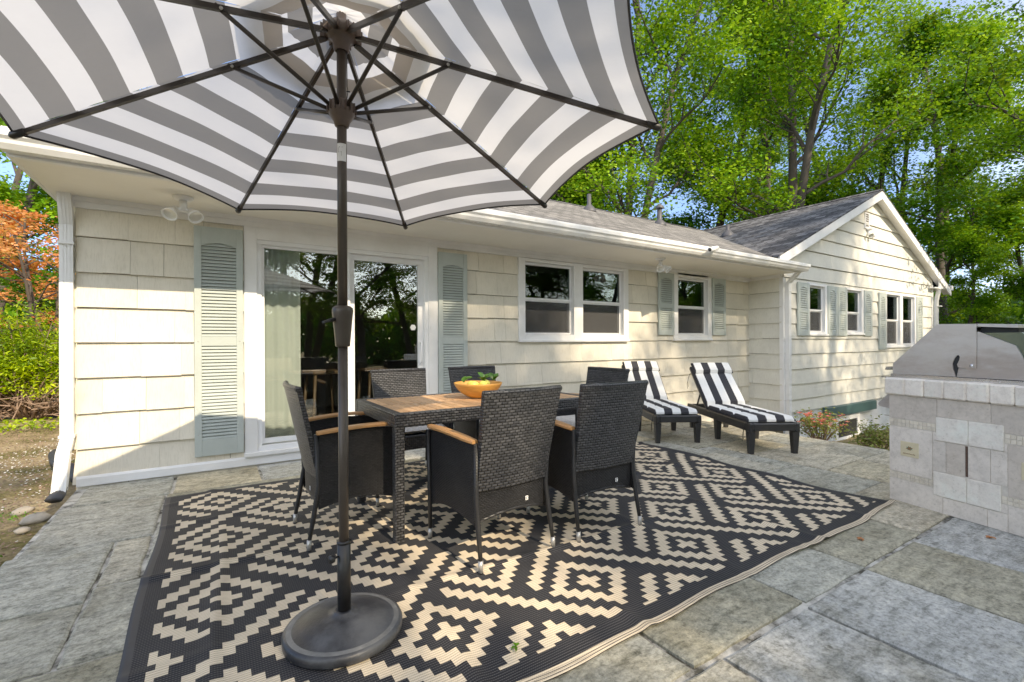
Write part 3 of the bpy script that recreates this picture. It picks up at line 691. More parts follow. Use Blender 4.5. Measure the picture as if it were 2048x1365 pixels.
mb = MB(); slab(mb, [(XL, E0, ZE), (xv0 + 0.02, E0, ZE), (PX, 9.0, PZ), (XL, 9.0, PZ)]); slab(mb, [(XL, 9.0, PZ), (16.0, 9.0, PZ), (16.0, 13.7, ZE), (XL, 13.7, ZE)])
o = mb.build('roof', 'roof', house); roof_uv(o, 'x')
YR = YW - 0.20
mb = MB(); zr = ZE
slab(mb, [(xv0 + 0.30, YR, ZE + SL * 0.30), (PX, YR, PZ), (PX, 9.0, PZ), (xv0 + 0.30, vy(xv0 + 0.30), ZE + SL * 0.30)])
slab(mb, [(PX, YR, PZ), (17.35, YR, PZ - SL * (17.35 - PX)), (17.35, 13.5, PZ - SL * (17.35 - PX)), (PX, 13.5, PZ)])
o = mb.build('roof', 'roof_dark', house); roof_uv(o, 'y')
mb = MB()  # ridge caps
x = XL
while x < PX: mb.prism([(8.87, PZ - 0.045), (9.0, PZ + 0.022), (9.13, PZ - 0.045)], x, x + 0.23, 'x'); x += 0.235
y = YR
while y < 9.0: mb.prism([(PX - 0.13, PZ - 0.04), (PX, PZ + 0.022), (PX + 0.13, PZ - 0.04)], y, y + 0.23, 'y'); y += 0.235
o = mb.build('ridge_cap', 'roof_dark', house, uv=True)
# soffit + fascia + gutter of the long front eave
mb = MB(); mb.box(XL + 0.02, XJ - 0.0, E0 + 0.1, YM, 2.425, 2.44); mb.box(XL + 0.02, -0.95, YM, 13.6, 2.425, 2.44); mb.build('soffit', 'soffit', house)
mb = MB(); mb.box(XL, XJ - 0.001, E0 + 0.055, E0 + 0.10, 2.42, 2.545); mb.box(XL, XL + 0.02, E0 + 0.1, 9.0, 2.42, 2.56); mb.build('fascia', 'white', house)
gp = [(0.055, 0.0), (0.055, 0.115), (0.05, 0.115), (0.05, 0.006), (-0.02, 0.006), (-0.045, 0.035), (-0.05, 0.06), (-0.068, 0.078), (-0.068, 0.112), (-0.06, 0.118), (-0.076, 0.122), (-0.082, 0.112), (-0.082, 0.072), (-0.062, 0.052), (-0.056, 0.03), (-0.03, -0.002)]
mb = MB(); mb.prism(gp, XL - 0.01, 9.02, 'x', 0, Matrix.Translation((0, E0 - 0.002, 2.44)))
for xx in (XL - 0.012, 9.018): mb.prism([(0.055, 0.0), (0.055, 0.115), (-0.076, 0.12), (-0.082, 0.072), (-0.05, 0.03), (-0.03, -0.002)], xx, xx + 0.004, 'x', 0, Matrix.Translation((0, E0 - 0.002, 2.44)))
mb.build('gutter', 'gutter', house)
mb = MB(); mb.box(XL, 8.75, E0 - 0.03, E0 + 0.05, 2.572, 2.582); mb.build('drip_edge', 'gutter', house)
# rake boards of the wing
mb = MB()
for s in (-1, 1):
    L = (PX - 8.42) if s < 0 else (17.35 - PX)
    for (d, y0, y1, th) in ((0.035, YR + 0.0, YR + 0.03, 0.17), (0.14, YR + 0.03, YW - 0.03, 0.02)):
        p = [(PX, PZ - d), (PX + s * L, PZ - d - SL * L), (PX + s * L, PZ - d - SL * L - th), (PX, PZ - d - th * 1.02)]
        if s < 0: p = p[::-1]
        mb.prism(p, y0, y1, 'y')
mb.build('rake_board', 'white', house)
mb = MB(); mb.box(16.5, 17.3, YR + 0.03, 13.0, 2.60, 2.62); mb.box(16.2, 17.28, YR + 0.031, YW - 0.03, 2.58, 2.60)
mb.prism([(16.55, 2.6), (17.3, 2.6), (17.3, 2.7), (16.55, 2.98)], YR + 0.031, YR + 0.06, 'y'); mb.build('soffit', 'white', house)
mb = MB(); mb.box(17.30, 17.44, YR - 0.02, 13.0, 2.58, 2.70); mb.build('gutter', 'gutter', house)
# downspouts: square leader pipes with straps and an elbow
def spout(x0, x1, pts, name='downspout', strap=()):
    mb = MB()
    for i in range(len(pts) - 1):
        (ya, za, d), (yb, zb, d2) = pts[i], pts[i + 1]
        for (a, b, pr2) in ((x0, x1, 0.0), (x0 + (x1 - x0) * .2, x0 + (x1 - x0) * .3, .003), (x0 + (x1 - x0) * .45, x0 + (x1 - x0) * .55, .003), (x0 + (x1 - x0) * .7, x0 + (x1 - x0) * .8, .003)):
            ax, bx_ = (a, b)
            vs = [(ax, ya - pr2, za), (bx_, ya - pr2, za), (bx_, yb - pr2, zb), (ax, yb - pr2, zb), (ax, ya + d, za), (bx_, ya + d, za), (bx_, yb + d2, zb), (ax, yb + d2, zb)]
            mb.add(vs, [(0, 1, 2, 3), (5, 4, 7, 6), (4, 0, 3, 7), (1, 5, 6, 2), (3, 2, 6, 7), (0, 4, 5, 1)])
    o = mb.build(name, 'gutter', house)
    for z in strap: sb = MB(); sb.box(x0 - 0.008, x1 + 0.008, pts[2][0] - 0.008 if len(pts) > 2 else 0, pts[2][0] + 0.09, z, z + 0.022); sb.build('strap', 'gutter', o)
    return o
dl = spout(-1.05, -0.965, [(4.93, 0.05, .075), (5.06, 0.33, .075), (5.19, 0.42, .075), (5.20, 2.18, .075), (5.12, 2.44, .075)], strap=(0.43, 2.02))
mb = MB(); mb.tube([(-1.008, 4.99, 0.075), (-1.01, 4.93, 0.035), (-1.02, 4.87, 0.015)], [0.046, 0.05, 0.055], 12, flat=0.5); mb.build('drain_boot', 'rubber', dl)
spout(8.90, 8.985, [(4.50, -0.95, .075), (4.495, -0.2, .075), (4.495, 2.25, .075), (4.30, 2.44, .075)], strap=(0.1, 2.1))
spout(16.6, 16.7, [(4.50, -0.95, .075), (4.495, 2.25, .075), (4.43, 2.6, .075)], strap=(2.1,))
# roof vents
def rz(x, y): return ZE + S0 * (y - E0)
for (x, y, h, r, capd) in ((7.21, 8.0, 0.36, 0.045, 0), (9.5, 7.93, 0.42, 0.06, 1), (11.25, 7.2, 0.26, 0.045, 0)):
    zz = rz(x, y) if x < 10 else PZ - SL * (PX - x)
    mb = MB(); mb.lathe([(0.17, -0.05), (0.15, 0.02), (0.075, 0.10), (r, 0.13), (r, h), (0.0, h)], 16, T=Matrix.Translation((x, y, zz)))
    if capd: mb.lathe([(r * 1.7, h - 0.02), (r * 1.7, h + 0.03), (0, h + 0.10)], 16, T=Matrix.Translation((x, y, zz))); mb.box(x - .1, x + .1, y - .1, y + .1, zz + h - 0.03, zz + h - 0.02)
    mb.build('vent_pipe', 'pipe', house)
# shutters
def shutter(x0, x1, z0, z1, yw, pitch, rail=0.5, small=False):
    y1 = yw - 0.034; y0 = y1 - 0.03; st = (x1 - x0) * (0.145 if not small else 0.2); bot = (z1 - z0) * 0.055 + 0.035; top = bot * 0.95; mid = 0.085 if not small else 0.06
    mb = MB(); zc = z0 + (z1 - z0) * rail; 
    mb.bbox(x0, x0 + st, y0, y1, z0, z1, .003); mb.bbox(x1 - st, x1, y0, y1, z0, z1, .003)
    mb.bbox(x0 + st, x1 - st, y0 + .002, y1, z0 + .001, z0 + bot, .002); mb.bbox(x0 + st, x1 - st, y0 + .002, y1, zc - mid / 2, zc + mid / 2, .002)
    # arched head
    xa, xb = x0 + st, x1 - st; arc = [(xa + (xb - xa) * t, z1 - top - 0.03 + 0.03 * math.sin(PI * t)) for t in [i / 10 for i in range(11)]]
    mb.prism([(xb, z1 - .001), (xa, z1 - .001)] + arc, y0 + .002, y1, 'y')
    mb.box(xa, xb, y1 - .004, y1, z0 + bot, z1 - top, 1)
    for (a, b) in ((z0 + bot, zc - mid / 2), (zc + mid / 2, z1 - top - 0.004)):
        n = max(3, int(round((b - a) / pitch))); p = (b - a) / n
        for i in range(n):
            z = a + i * p
            mb.prism([(y0 + .003, z + .002), (y0 + .003, z + p * .28), (y1 - .006, z + p * .98), (y1 - .006, z + p * .55)], xa, xb, 'x')
    o = mb.build('shutter', ['shutter', 'gap'], house)
    for z in (() if small else (z0 + bot + .05, zc)):
        for x in (x0 + st / 2, x1 - st / 2):
            bb = MB(); bb.lathe([(0.006, 0), (0.005, .003), (0, .004)], 8, T=Matrix.Translation((x, y0, z)) @ Matrix.Rotation(PI / 2, 4, 'X')); bb.build('screw', 'steelcap', o)
    return o
shutter(-0.14, 0.252, 0.15, 2.285, YM, 0.031); shutter(2.285, 2.668, 0.15, 2.285, YM, 0.031)
shutter(6.2, 6.585, 1.30, 2.338, YM, 0.036, 0.47); shutter(7.65, 8.05, 1.30, 2.338, YM, 0.036, 0.47)
for a, b, z in ((9.325, 9.752, 1.29), (10.51, 10.92, 1.29), (10.945, 11.343, 1.29), (12.2, 12.6, 1.29), (12.99, 13.372, 0.98), (15.28, 15.69, 0.98)): shutter(a, b, z, 2.305, YW, 0.042, 0.46, True)
# windows
def ring(mb, x0, x1, z0, z1, w_, y0, y1, mi=0, wb=None):
    wb = wb or w_
    mb.bbox(x0, x1, y0, y1, z1 - w_, z1, .002, mi); mb.bbox(x0, x1, y0, y1, z0, z0 + wb, .002, mi)
    mb.bbox(x0, x0 + w_, y0, y1, z0 + wb, z1 - w_, .002, mi); mb.bbox(x1 - w_, x1, y0, y1, z0 + wb, z1 - w_, .002, mi)
def window(o4, sashes, yw, zmeet, ct=0.045, cb=0.10, proud=0.046):
    x0, x1, z0, z1 = o4; mb = MB()
    xs = [x0] + [v for s in sashes for v in s] + [x1]
    za, zb = z0 + cb, z1 - ct
    for i in range(0, len(xs), 2): mb.bbox(xs[i], xs[i + 1], yw - proud, yw - .001, z0 + .035, z1, .003)
    for (a, b) in sashes:
        mb.bbox(a, b, yw - proud + .001, yw - .001, zb, z1 - .001, .002); mb.bbox(a, b, yw - proud + .001, yw - .001, z0 + .035, za, .002)
    mb.bbox(x0 - .004, x1 + .004, yw - proud - .022, yw - .001, z0, z0 + .036, .004)
    for (a, b) in sashes:   # jamb liners
        mb.box(a - .004, a + .004, yw - .001, yw + .10, za, zb); mb.box(b - .004, b + .004, yw - .001, yw + .10, za, zb)
        mb.box(a + .004, b - .004, yw - .001, yw + .10, zb - .004, zb + .004); mb.box(a + .004, b - .004, yw - .001, yw + .10, za - .004, za + .004)
    wnd = mb.build('window', 'white', house)
    for (a, b) in sashes:
        up = MB(); ring(up, a + .006, b - .006, zmeet - .018, zb - .006, .030, yw + .008, yw + .035); us = up.build('upper_sash', 'vinyl', wnd)
        lo = MB(); ring(lo, a + .006, b - .006, za + .006, zmeet + .012, .034, yw + .045, yw + .075); lo.build('lower_sash', 'vinyl', wnd)
        g = MB(); g.box(a + .03, b - .03, yw + .02, yw + .024, zmeet, zb - .03); g.build('pane', 'glass', wnd)
        g = MB(); g.box(a + .035, b - .035, yw + .058, yw + .062, za + .03, zmeet); g.build('pane', 'glass', wnd)
        s_ = MB(); s_.add([(a + .02, yw + .03, za + .02), (b - .02, yw + .03, za + .02), (b - .02, yw + .03, zmeet), (a + .02, yw + .03, zmeet)], [(0, 1, 2, 3)]); s_.build('insect_screen', 'screen', wnd)
        f_ = MB(); ring(f_, a + .010, b - .010, za + .010, zmeet - .019, .016, yw + .024, yw + .034); f_.box((a + b) / 2 - .012, (a + b) / 2 + .012, yw + .014, yw + .024, za + .012, za + .022); f_.build('screen_frame', 'vinyl', wnd)
    return wnd
window(W1, [(3.55, 4.40), (4.57, 5.405)], YM, 1.79); window(W2, [(6.705, 7.535)], YM, 1.80, ct=0.075)
window(WW[0], [(9.80, 10.42)], YW, 1.80, .05, .07); window(WW[1], [(11.40, 12.09)], YW, 1.80, .05, .07)
window(WW[2], [(13.44, 14.25), (14.40, 15.18)], YW, 1.68, .05, .07)
# dark rooms behind the windows and rolled blinds
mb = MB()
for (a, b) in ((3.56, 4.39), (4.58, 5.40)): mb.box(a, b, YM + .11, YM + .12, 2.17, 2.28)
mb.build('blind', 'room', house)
# sliding door
dx0, dx1, dz0, dz1 = DOOR
mb = MB(); mb.bbox(dx0, 0.372, YM - .042, YM - .001, 0.135, 2.336, .003); mb.bbox(2.165, dx1, YM - .042, YM - .001, 0.135, 2.336, .003); mb.bbox(0.372, 2.165, YM - .041, YM - .001, 2.215, 2.336, .002)
mb.bbox(dx0 - .006, dx1 + .006, YM - .075, YM - .001, 0.098, 0.136, .004)
door = mb.build('patio_door', 'white', house)
mb = MB(); ring(mb, 0.372, 2.165, 0.136, 2.215, .04, YM - .026, YM + .10, 0, .05); mb.build('door_frame', 'vinyl', door)
mb = MB(); ring(mb, 0.41, 1.27, 0.20, 2.175, .028, YM + .0, YM + .035, 0, .05); mb.build('fixed_panel', 'vinyl', door)
mb = MB(); ring(mb, 1.262, 2.125, 0.20, 2.175, .062, YM + .04, YM + .08, 0, .09); mb.box(1.20, 1.262, YM + .04, YM + .075, .2, 2.17)
slide = mb.build('sliding_panel', 'vinyl', door)
for (a, b, y) in ((0.436, 1.245, .016), (1.32, 2.066, .058)):
    mb = MB(); mb.box(a, b, YM + y, YM + y + .006, 0.28 if a > 1 else .24, 2.15); mb.build('pane', 'glass_door', door)
mb = MB(); mb.tube([(2.09, YM + .04, 1.20), (2.088, YM - .01, 1.185), (2.075, YM - .03, 1.12), (2.075, YM - .03, 1.04), (2.088, YM - .01, 0.965), (2.09, YM + .04, 0.95)], .011, 8)
mb.bbox(2.075, 2.112, YM + .032, YM + .041, .93, 1.22, .003); mb.build('door_handle', 'vinyl', slide)
mb = MB(); mb.prism([(2.005 + .036 * math.cos(k * PI / 3), 1.375 + .036 * math.sin(k * PI / 3)) for k in range(6)], YM + .052, YM + .0575, 'y'); mb.build('sticker', 'white', slide)
# gable vent
mb = MB(); ring(mb, 12.30, 12.52, 3.70, 4.06, .03, YW - .045, YW - .0)
for i in range(6): mb.prism([(YW - .04, 3.735 + i * .05), (YW - .04, 3.748 + i * .05), (YW - .01, 3.775 + i * .05), (YW - .01, 3.762 + i * .05)], 12.33, 12.49, 'x')
mb.box(12.33, 12.49, YW - .034, YW - .03, 3.73, 4.03, 1)
mb.build('gable_vent', ['white', 'gap'], house)
# basement window and teal lintel
mb = MB(); mb.prism([(YW + .014, -0.15), (YW - .10, -0.17), (YW - .10, -0.36), (YW + .014, -0.40)], 10.4, 12.7, 'x'); mb.build('lintel_board', 'teal', house)
mb = MB(); ring(mb, 10.9, 12.0, -0.95, -0.40, .10, YW - .03, YW + .012); bw = mb.build('basement_window', 'white', house)
mb = MB(); mb.box(11.0, 11.9, YW - .012, YW - .006, -.85, -.5); mb.build('pane', 'jet_black', bw)
# lights and camera fixed under the eaves
def flood(x, y, z, label, rot=0.0, wall=False):
    e = empty('flood_light', (x, y, z), rot, label, 'outdoor light', 'twin flood lights on the house')
    T = MW[e.name]
    mb = MB(); mb.lathe([(0, 0), (0.075, 0), (0.075, -.012), (0.055, -.03), (0.0, -.03)], 20); mb.tube([(0, 0, -.03), (0, 0, -.12)], .028, 12); mb.build('mount', 'white', e, world=False)
    for s in (-1, 1):
        mb = MB(); R_ = Matrix.Translation((s * .055, -.01, -.105)) @ Matrix.Rotation(-s * 0.45, 4, 'Y') @ Matrix.Rotation(-0.7, 4, 'X')
        mb.tube([(0, 0, -.10), (s * .035, -.01, -.115)], .018, 8)
        mb.lathe([(0.0, 0.01), (0.022, 0.0), (.026, -.03), (.042, -.05), (.052, -.085), (.060, -.105), (.052, -.105), (.045, -.085)], 20, T=R_)
        h = mb.build('lamp_head', 'white', e, world=False)
        mb = MB(); mb.lathe([(0.0, -.078), (.025, -.082), (.046, -.092)], 20, T=R_); mb.build('lens', 'lens', h, world=False)
    return e
flood(-0.20, 4.78, 2.425, 'white twin flood light under the eave at the left end of the house')
flood(5.60, 4.66, 2.425, 'white twin flood light under the eave left of the single window')
f3 = flood(12.45, 4.545, 3.70, 'white twin flood light on the gable wall below the vent')
e = empty('security_camera', (6.06, 4.12, 2.515), 0, 'small white bullet camera clipped to the front gutter', 'security camera')
mb = MB(); mb.tube([(0.13, 0.01, 0.035), (-.10, -.03, -.02)], [.032, .036], 14, mi=0); mb.tube([(0.06, 0.0, .02), (0.05, .03, .04)], .012, 8); mb.build('body', 'white', e, world=False)
mb = MB(); mb.tube([(-.1001, -.0301, -.0201), (-.104, -.031, -.021)], [.028, .024], 14); mb.build('lens', 'jet_black', e, world=False)
# curtain and stools inside the door
mb = MB(); pts = [(0.40 + 0.38 * i / 40, 5.36 + 0.012 * math.sin(i * .6)) for i in range(41)]
mb.add([(x, y, 0.13) for x, y in pts] + [(x, y, 2.2) for x, y in pts], [(i, i + 1, 42 + i, 41 + i) for i in range(40)], smooth=True)
tag(mb.build('curtain', 'curtain'), 'pale green curtain hanging inside the left pane of the patio door', 'curtain')
def stool(x, y, lab):
    e = empty('bar_stool', (x, y, 0.1), 0.2, lab, 'stool', 'wooden stools inside the door')
    mb = MB(); mb.bbox(-.19, .19, -.17, .17, .72, .76, .01); mb.build('seat', 'room_floor', e, world=False)
    for sx in (-1, 1):
        for sy in (-1, 1):
            mb = MB(); mb.tube([(sx * .15, sy * .13, .72), (sx * .2, sy * .17, 0)], .018, 6); mb.build('leg', 'room_floor', e, world=False)
stool(1.15, 6.1, 'wooden bar stool inside the house nearer the curtain'); stool(1.85, 6.3, 'wooden bar stool inside the house farther from the curtain')
# ------------------------------------------------------------------ patio umbrella
BX, BY, RR, Z0, TA, TB, PH, HZ = 0.452, 1.997, 1.315, 2.07, -.0124, -.0594, -31.0, 2.475
umb = empty('patio_umbrella', (BX, BY, 0.10), 0, 'large grey and white striped patio umbrella open over the dining table', 'umbrella')
def rib_pt(k, t):
    A = math.radians(45 * k + PH); dx, dy = RR * math.cos(A), RR * math.sin(A)
    zt = Z0 + TA * dx + TB * dy
    return Vector((BX + dx * t, BY + dy * t, HZ + (zt - HZ) * t + 0.012 * math.sin(PI * t)))
bands = [(0.18, 0.235, 2), (0.235, 0.323, 0), (0.323, 0.405, 1), (0.405, 0.486, 0), (0.486, 0.565, 1), (0.565, 0.647, 0), (0.647, 0.728, 1), (0.728, 0.81, 0), (0.81, 0.89, 1), (0.89, 0.962, 0), (0.962, 0.997, 1), (0.997, 1.003, 3)]
mb = MB(); NS = 20
def can_pt(k, t, s, up=0.012):
    p = rib_pt(k, t).lerp(rib_pt(k + 1, t), s); q = 4 * s * (1 - s)
    c = (0.004 + 0.034 * t * t * t) * q
    hub = Vector((BX, BY, HZ)); p = p + (hub - p) * c
    p.z += up + 0.004 * q * t + 0.0022 * math.sin(s * 9 + t * 23 + k * 2.1) * q + 0.0018 * math.sin(t * 47 + s * 5 + k) * (1 - q)
    return p
for k in range(8):
    for (a, b, mi) in bands:
        n = 3 if mi != 3 else 1
        for i in range(n):
            t0, t1 = a + (b - a) * i / n, a + (b - a) * (i + 1) / n
            vs = [can_pt(k, t0, s / NS) for s in range(NS + 1)] + [can_pt(k, t1, s / NS) for s in range(NS + 1)]
            mb.add(vs, [(s, s + 1, NS + 2 + s, NS + 1 + s) for s in range(NS)], mi, smooth=True)
# edge roll
for k in range(8):
    mb.tube([can_pt(k, 1.0, s / 16, 0.009) for s in range(17)], 0.0045, 5, 3)
mb.build('canopy', ['canopy_white', 'canopy_grey', 'vent_band', 'piping'], umb)
mb = MB()
for k in range(8):
    for (a, b, mi) in ((0.0, .09, 0), (.09, .165, 1), (.165, .23, 0), (.23, .30, 1)):
        vs = []
        for t in (a, b):
            for s in range(11):
                p = can_pt(k, t, s / 10, 0.05 + 0.0 * t); p.z += 0.03 * (1 - t / .3) + 0.0025 * math.sin(s * 2.3 + k * 1.7) * (t > 0.1); vs.append(p)
        mb.add(vs, [(s, s + 1, 12 + s, 11 + s) for s in range(10)], mi, smooth=True)
mb.build('vent_cap', ['canopy_white', 'canopy_grey'], umb)
LZ = 2.155
for k in range(8):
    d = (rib_pt(k, 1) - rib_pt(k, 0)).normalized(); sd_ = Vector((-d.y, d.x, 0)).normalized(); up = d.cross(sd_).normalized() * -1
    mb = MB(); a, b = rib_pt(k, 0.045), rib_pt(k, 0.985); w_, h_ = 0.0075, 0.010
    vs = [p + sd_ * sx * w_ + Vector((0, 0, sz * h_ - 0.004)) for p in (a, b) for sx, sz in ((-1, -1), (1, -1), (1, 1), (-1, 1))]
    mb.add(vs, [(0, 1, 5, 4), (1, 2, 6, 5), (2, 3, 7, 6), (3, 0, 4, 7), (0, 3, 2, 1), (4, 5, 6, 7)])
    rb = mb.build('rib', 'bronze_dark', umb)
    mb = MB(); mb.tube([rib_pt(k, 0.962) - Vector((0, 0, .004)), rib_pt(k, 1.0) - Vector((0, 0, .002)), rib_pt(k, 1.008)], [.014, .016, .009], 8); mb.build('tip_cap', 'black', rb)
    p = rib_pt(k, 0.333) - Vector((0, 0, 0.016)); A = math.radians(45 * k + PH); q = Vector((BX + .04 * math.cos(A), BY + .04 * math.sin(A), LZ))
    mb = MB(); mb.tube([q, p + (p - q).normalized() * .02], .0085, 8); mb.tube([p + sd_ * .012, p - sd_ * .012], .006, 8, 1); mb.build('strut', ['bronze_dark', 'steelcap'], umb)
TU = Matrix.Translation((BX, BY, 0))
mb = MB(); mb.lathe([(0, 2.60), (.014, 2.60), (.02, 2.555), (.02, 2.50), (.062, 2.495), (.068, 2.478), (.068, 2.455), (.055, 2.452), (.036, 2.44), (.03, 2.40), (.024, 2.395)], 20, T=TU)
for k in range(8):
    A = math.radians(45 * k + PH); T = TU @ Matrix.Rotation(A, 4, 'Z'); mb.box(.05, .083, -.014, -.009, 2.452, 2.484, 0, T); mb.box(.05, .083, .009, .014, 2.452, 2.484, 0, T)
mb.build('top_hub', 'hub', umb)
mb = MB(); mb.lathe([(.021, 2.195), (.045, 2.185), (.053, 2.165), (.053, 2.145), (.047, 2.128), (.032, 2.105), (.028, 2.088), (.021, 2.085)], 20, T=TU)
for k in range(8):
    A = math.radians(45 * k + PH); T = TU @ Matrix.Rotation(A, 4, 'Z'); mb.box(.035, .058, -.013, -.009, 2.14, 2.178, 0, T); mb.box(.035, .058, .009, .013, 2.14, 2.178, 0, T)
mb.build('runner_hub', 'hub', umb)
mb = MB(); mb.tube([(BX, BY, 1.33), (BX, BY, 2.46)], .0195, 20); mb.tube([(BX, BY, .12), (BX, BY, 1.22)], .0195, 20); mb.build('pole', 'bronze', umb)
mb = MB(); mb.tube([(BX + .022, BY + .004, 2.44), (BX + .023, BY + .004, 2.26), (BX + .025, BY, 2.24), (BX + .018, BY - .002, 2.19)], .0018, 5); mb.tube([(BX + .016, BY, 2.237), (BX + .034, BY, 2.24)], .003, 5); mb.build('cord', 'black', umb)
mb = MB(); mb.lathe([(.0195, 1.352), (.030, 1.350), (.040, 1.342), (.042, 1.330), (.040, 1.315), (.034, 1.25), (.0295, 1.20), (.0285, 1.188), (.026, 1.183), (.0195, 1.183)], 24, T=TU); cr = mb.build('crank_housing', 'bronze', umb)
mb = MB(); mb.tube([(BX - .03, BY - .01, 1.295), (BX - .07, BY - .035, 1.285), (BX - .085, BY - .045, 1.278)], [.009, .006, .007], 8); mb.build('crank_handle', 'black', cr)
mb = MB()
for s in range(10):
    a0, a1 = -2.9 + s * .2, -2.9 + (s + 1) * .2; vs = [(BX + .0202 * math.cos(a), BY + .0202 * math.sin(a), z) for z in (1.94, 2.012) for a in (a0, a1)]
    mb.add(vs, [(0, 1, 3, 2)], 0, smooth=True)
lab = mb.build('sticker', 'white', umb)
mb = MB()
for (a0, a1, z0, z1) in ((-2.5, -2.45, 1.975, 1.997), (-2.5, -1.9, 1.975, 1.978), (-1.95, -1.9, 1.96, 1.978), (-2.3, -1.7, 1.995, 1.998)):
    vs = [(BX + .0207 * math.cos(a), BY + .0207 * math.sin(a), z) for z in (z0, z1) for a in (a0, a1)]; mb.add(vs, [(0, 1, 3, 2)])
mb.build('print', 'gap', lab)
# base with dome, rim and sleeve
ub = empty('umbrella_base', (BX, BY, 0.012), 0, 'round black resin umbrella base with tall steel sleeve standing on the rug', 'umbrella base')
mb = MB(); T = TU @ Matrix.Translation((0, 0, .012))
mb.lathe([(.222, 0), (.232, .006), (.233, .030), (.226, .040), (.218, .043), (.205, .046), (.198, .045), (.165, .062), (.12, .074), (.07, .082), (.042, .086), (.040, .092), (.034, .094), (.02, .094)], 56, T=T, mis=[0, 0, 0, 0, 1, 1, 0, 0, 0, 0, 0, 0, 0])
mb.build('base_disc', ['resin', 'resin_rim'], ub)
mb = MB(); mb.tube([(BX, BY, .10), (BX, BY, .385)], .0265, 24); mb.tube([(BX, BY, .378), (BX, BY, .387)], .0285, 24)
sl = mb.build('sleeve', 'black', ub)
mb = MB(); mb.tube([(BX - .024, BY - .01, .33), (BX - .05, BY - .02, .33)], .005, 8); mb.tube([(BX - .046, BY - .018, .33), (BX - .060, BY - .024, .33)], .016, 12); mb.build('knob', 'black', sl)

# ------------------------------------------------------------------ rug
CX, CY = 0.0424, 0.0445; OX, OY = 0.050, 1.765
X0, X1, Y0, Y1 = -0.300, 4.215, 1.335, 4.50
def lines(o, c, a, b, n=3):
    k0 = math.ceil(((a - o) / c + .5) * n); k1 = math.floor(((b - o) / c + .5) * n)
    v = [o + (k / n - .5) * c for k in range(k0, k1 + 1)]
    return v
xs = sorted(set([X0, X0 + .017, X0 + .035] + lines(OX, CX, X0 + .045, X1 - .03) + [X1 - .018, X1]))
ys = sorted(set([Y0, Y0 + .010, Y0 + .0135, Y0 + .0235, Y0 + .027, Y0 + .037, Y0 + .042] + lines(OY, CY, Y0 + .055, Y1 - .03) + [Y1 - .018, Y1]))
xs = np.array(xs); ys = np.array(ys)
def rug_h(X, Y):
    z = 0.006 + 0 * X
    r = np.random.default_rng(5)
    for yc, a in ((3.80, .016), (2.97, .018), (2.16, .014)):
        yy = yc + 0.02 * np.sin(X * 2.1 + yc * 3); m = 0.5 + 0.5 * np.sin(X * 1.9 + yc * 5); z = z + a * (0.35 + .65 * m) * np.exp(-((Y - yy) / .028) ** 2)
    for xc, a in ((0.02, .014), (0.78, .010), (1.52, .012), (2.3, .012), (3.05, .014), (3.75, .012)):
        xx = xc + 0.03 * np.sin(Y * 2.3 + xc * 4); m = 0.5 + 0.5 * np.sin(Y * 2.7 + xc * 3 + .6); z = z + a * (0.25 + .75 * m) * np.exp(-((X - xx) / .035) ** 2)
    for k in range(10):
        cx_, cy_ = r.uniform(X0, X1), r.uniform(Y0, Y1); th_ = r.uniform(0, PI); ln = r.uniform(.15, .5); wd = r.uniform(.02, .05)
        u = (X - cx_) * math.cos(th_) + (Y - cy_) * math.sin(th_); v = -(X - cx_) * math.sin(th_) + (Y - cy_) * math.cos(th_)
        z = z + r.uniform(.004, .009) * np.exp(-(u / ln) ** 2 - (v / wd) ** 2)
    z = z + 0.0045 * (1 + np.sin(X * 5.1 + 1.3 * np.sin(Y * 3))) * np.exp(-((Y - Y0) / .05) ** 2) * 1.6
    z = z + 0.006 * (1 + np.sin(Y * 6.3)) * np.exp(-((X - X1) / .06) ** 2)
    return z
XX, YY = np.meshgrid(xs, ys)
ZZ = rug_h(XX, YY)
fr = np.exp(-((YY - Y0) / .10) ** 2); bk = np.exp(-((YY - Y1) / .12) ** 2); lf = np.exp(-((XX - X0) / .1) ** 2); rt = np.exp(-((XX - X1) / .15) ** 2)
YD = YY + fr * (0.012 * np.sin(XX * 3.3) + .007 * np.sin(XX * 9.7 + 1)) + bk * (.02 * np.sin(XX * 2.6 + 1)) + 0.03 * (XX - 1) / 3 * fr
XD = XX + lf * (.010 * np.sin(YY * 3.9)) + rt * (.05 * np.sin(YY * 2.2 + .5) + .01 * np.sin(YY * 9))
V = np.stack([XD.ravel(), YD.ravel(), ZZ.ravel()], 1); nx = len(xs) - 1; ny = len(ys) - 1
I, J = np.meshgrid(np.arange(nx), np.arange(ny)); a = (J * (nx + 1) + I).ravel(); Fq = np.stack([a, a + 1, a + nx + 2, a + nx + 1], 1)
fx = ((xs[:-1] + xs[1:]) / 2)[I.ravel()]; fy = ((ys[:-1] + ys[1:]) / 2)[J.ravel()]
ci = np.round((fx - OX) / CX).astype(int); cj = np.round((fy - OY) / CY).astype(int)
# nearest diamond centre (centres at (9a,9b) with a+b even)
best = np.full(ci.shape, 999); 
A0 = np.round(ci / 9).astype(int); B0 = np.round(cj / 9).astype(int)
for da in (-1, 0, 1):
    for db in (-1, 0, 1):
        aa, bb = A0 + da, B0 + db; ok = (aa + bb) % 2 == 0
        m = np.abs(ci - 9 * aa) + np.abs(cj - 9 * bb); best = np.where(ok & (m < best), m, best)
beige = (best <= 1) | (best == 4) | (best == 5)
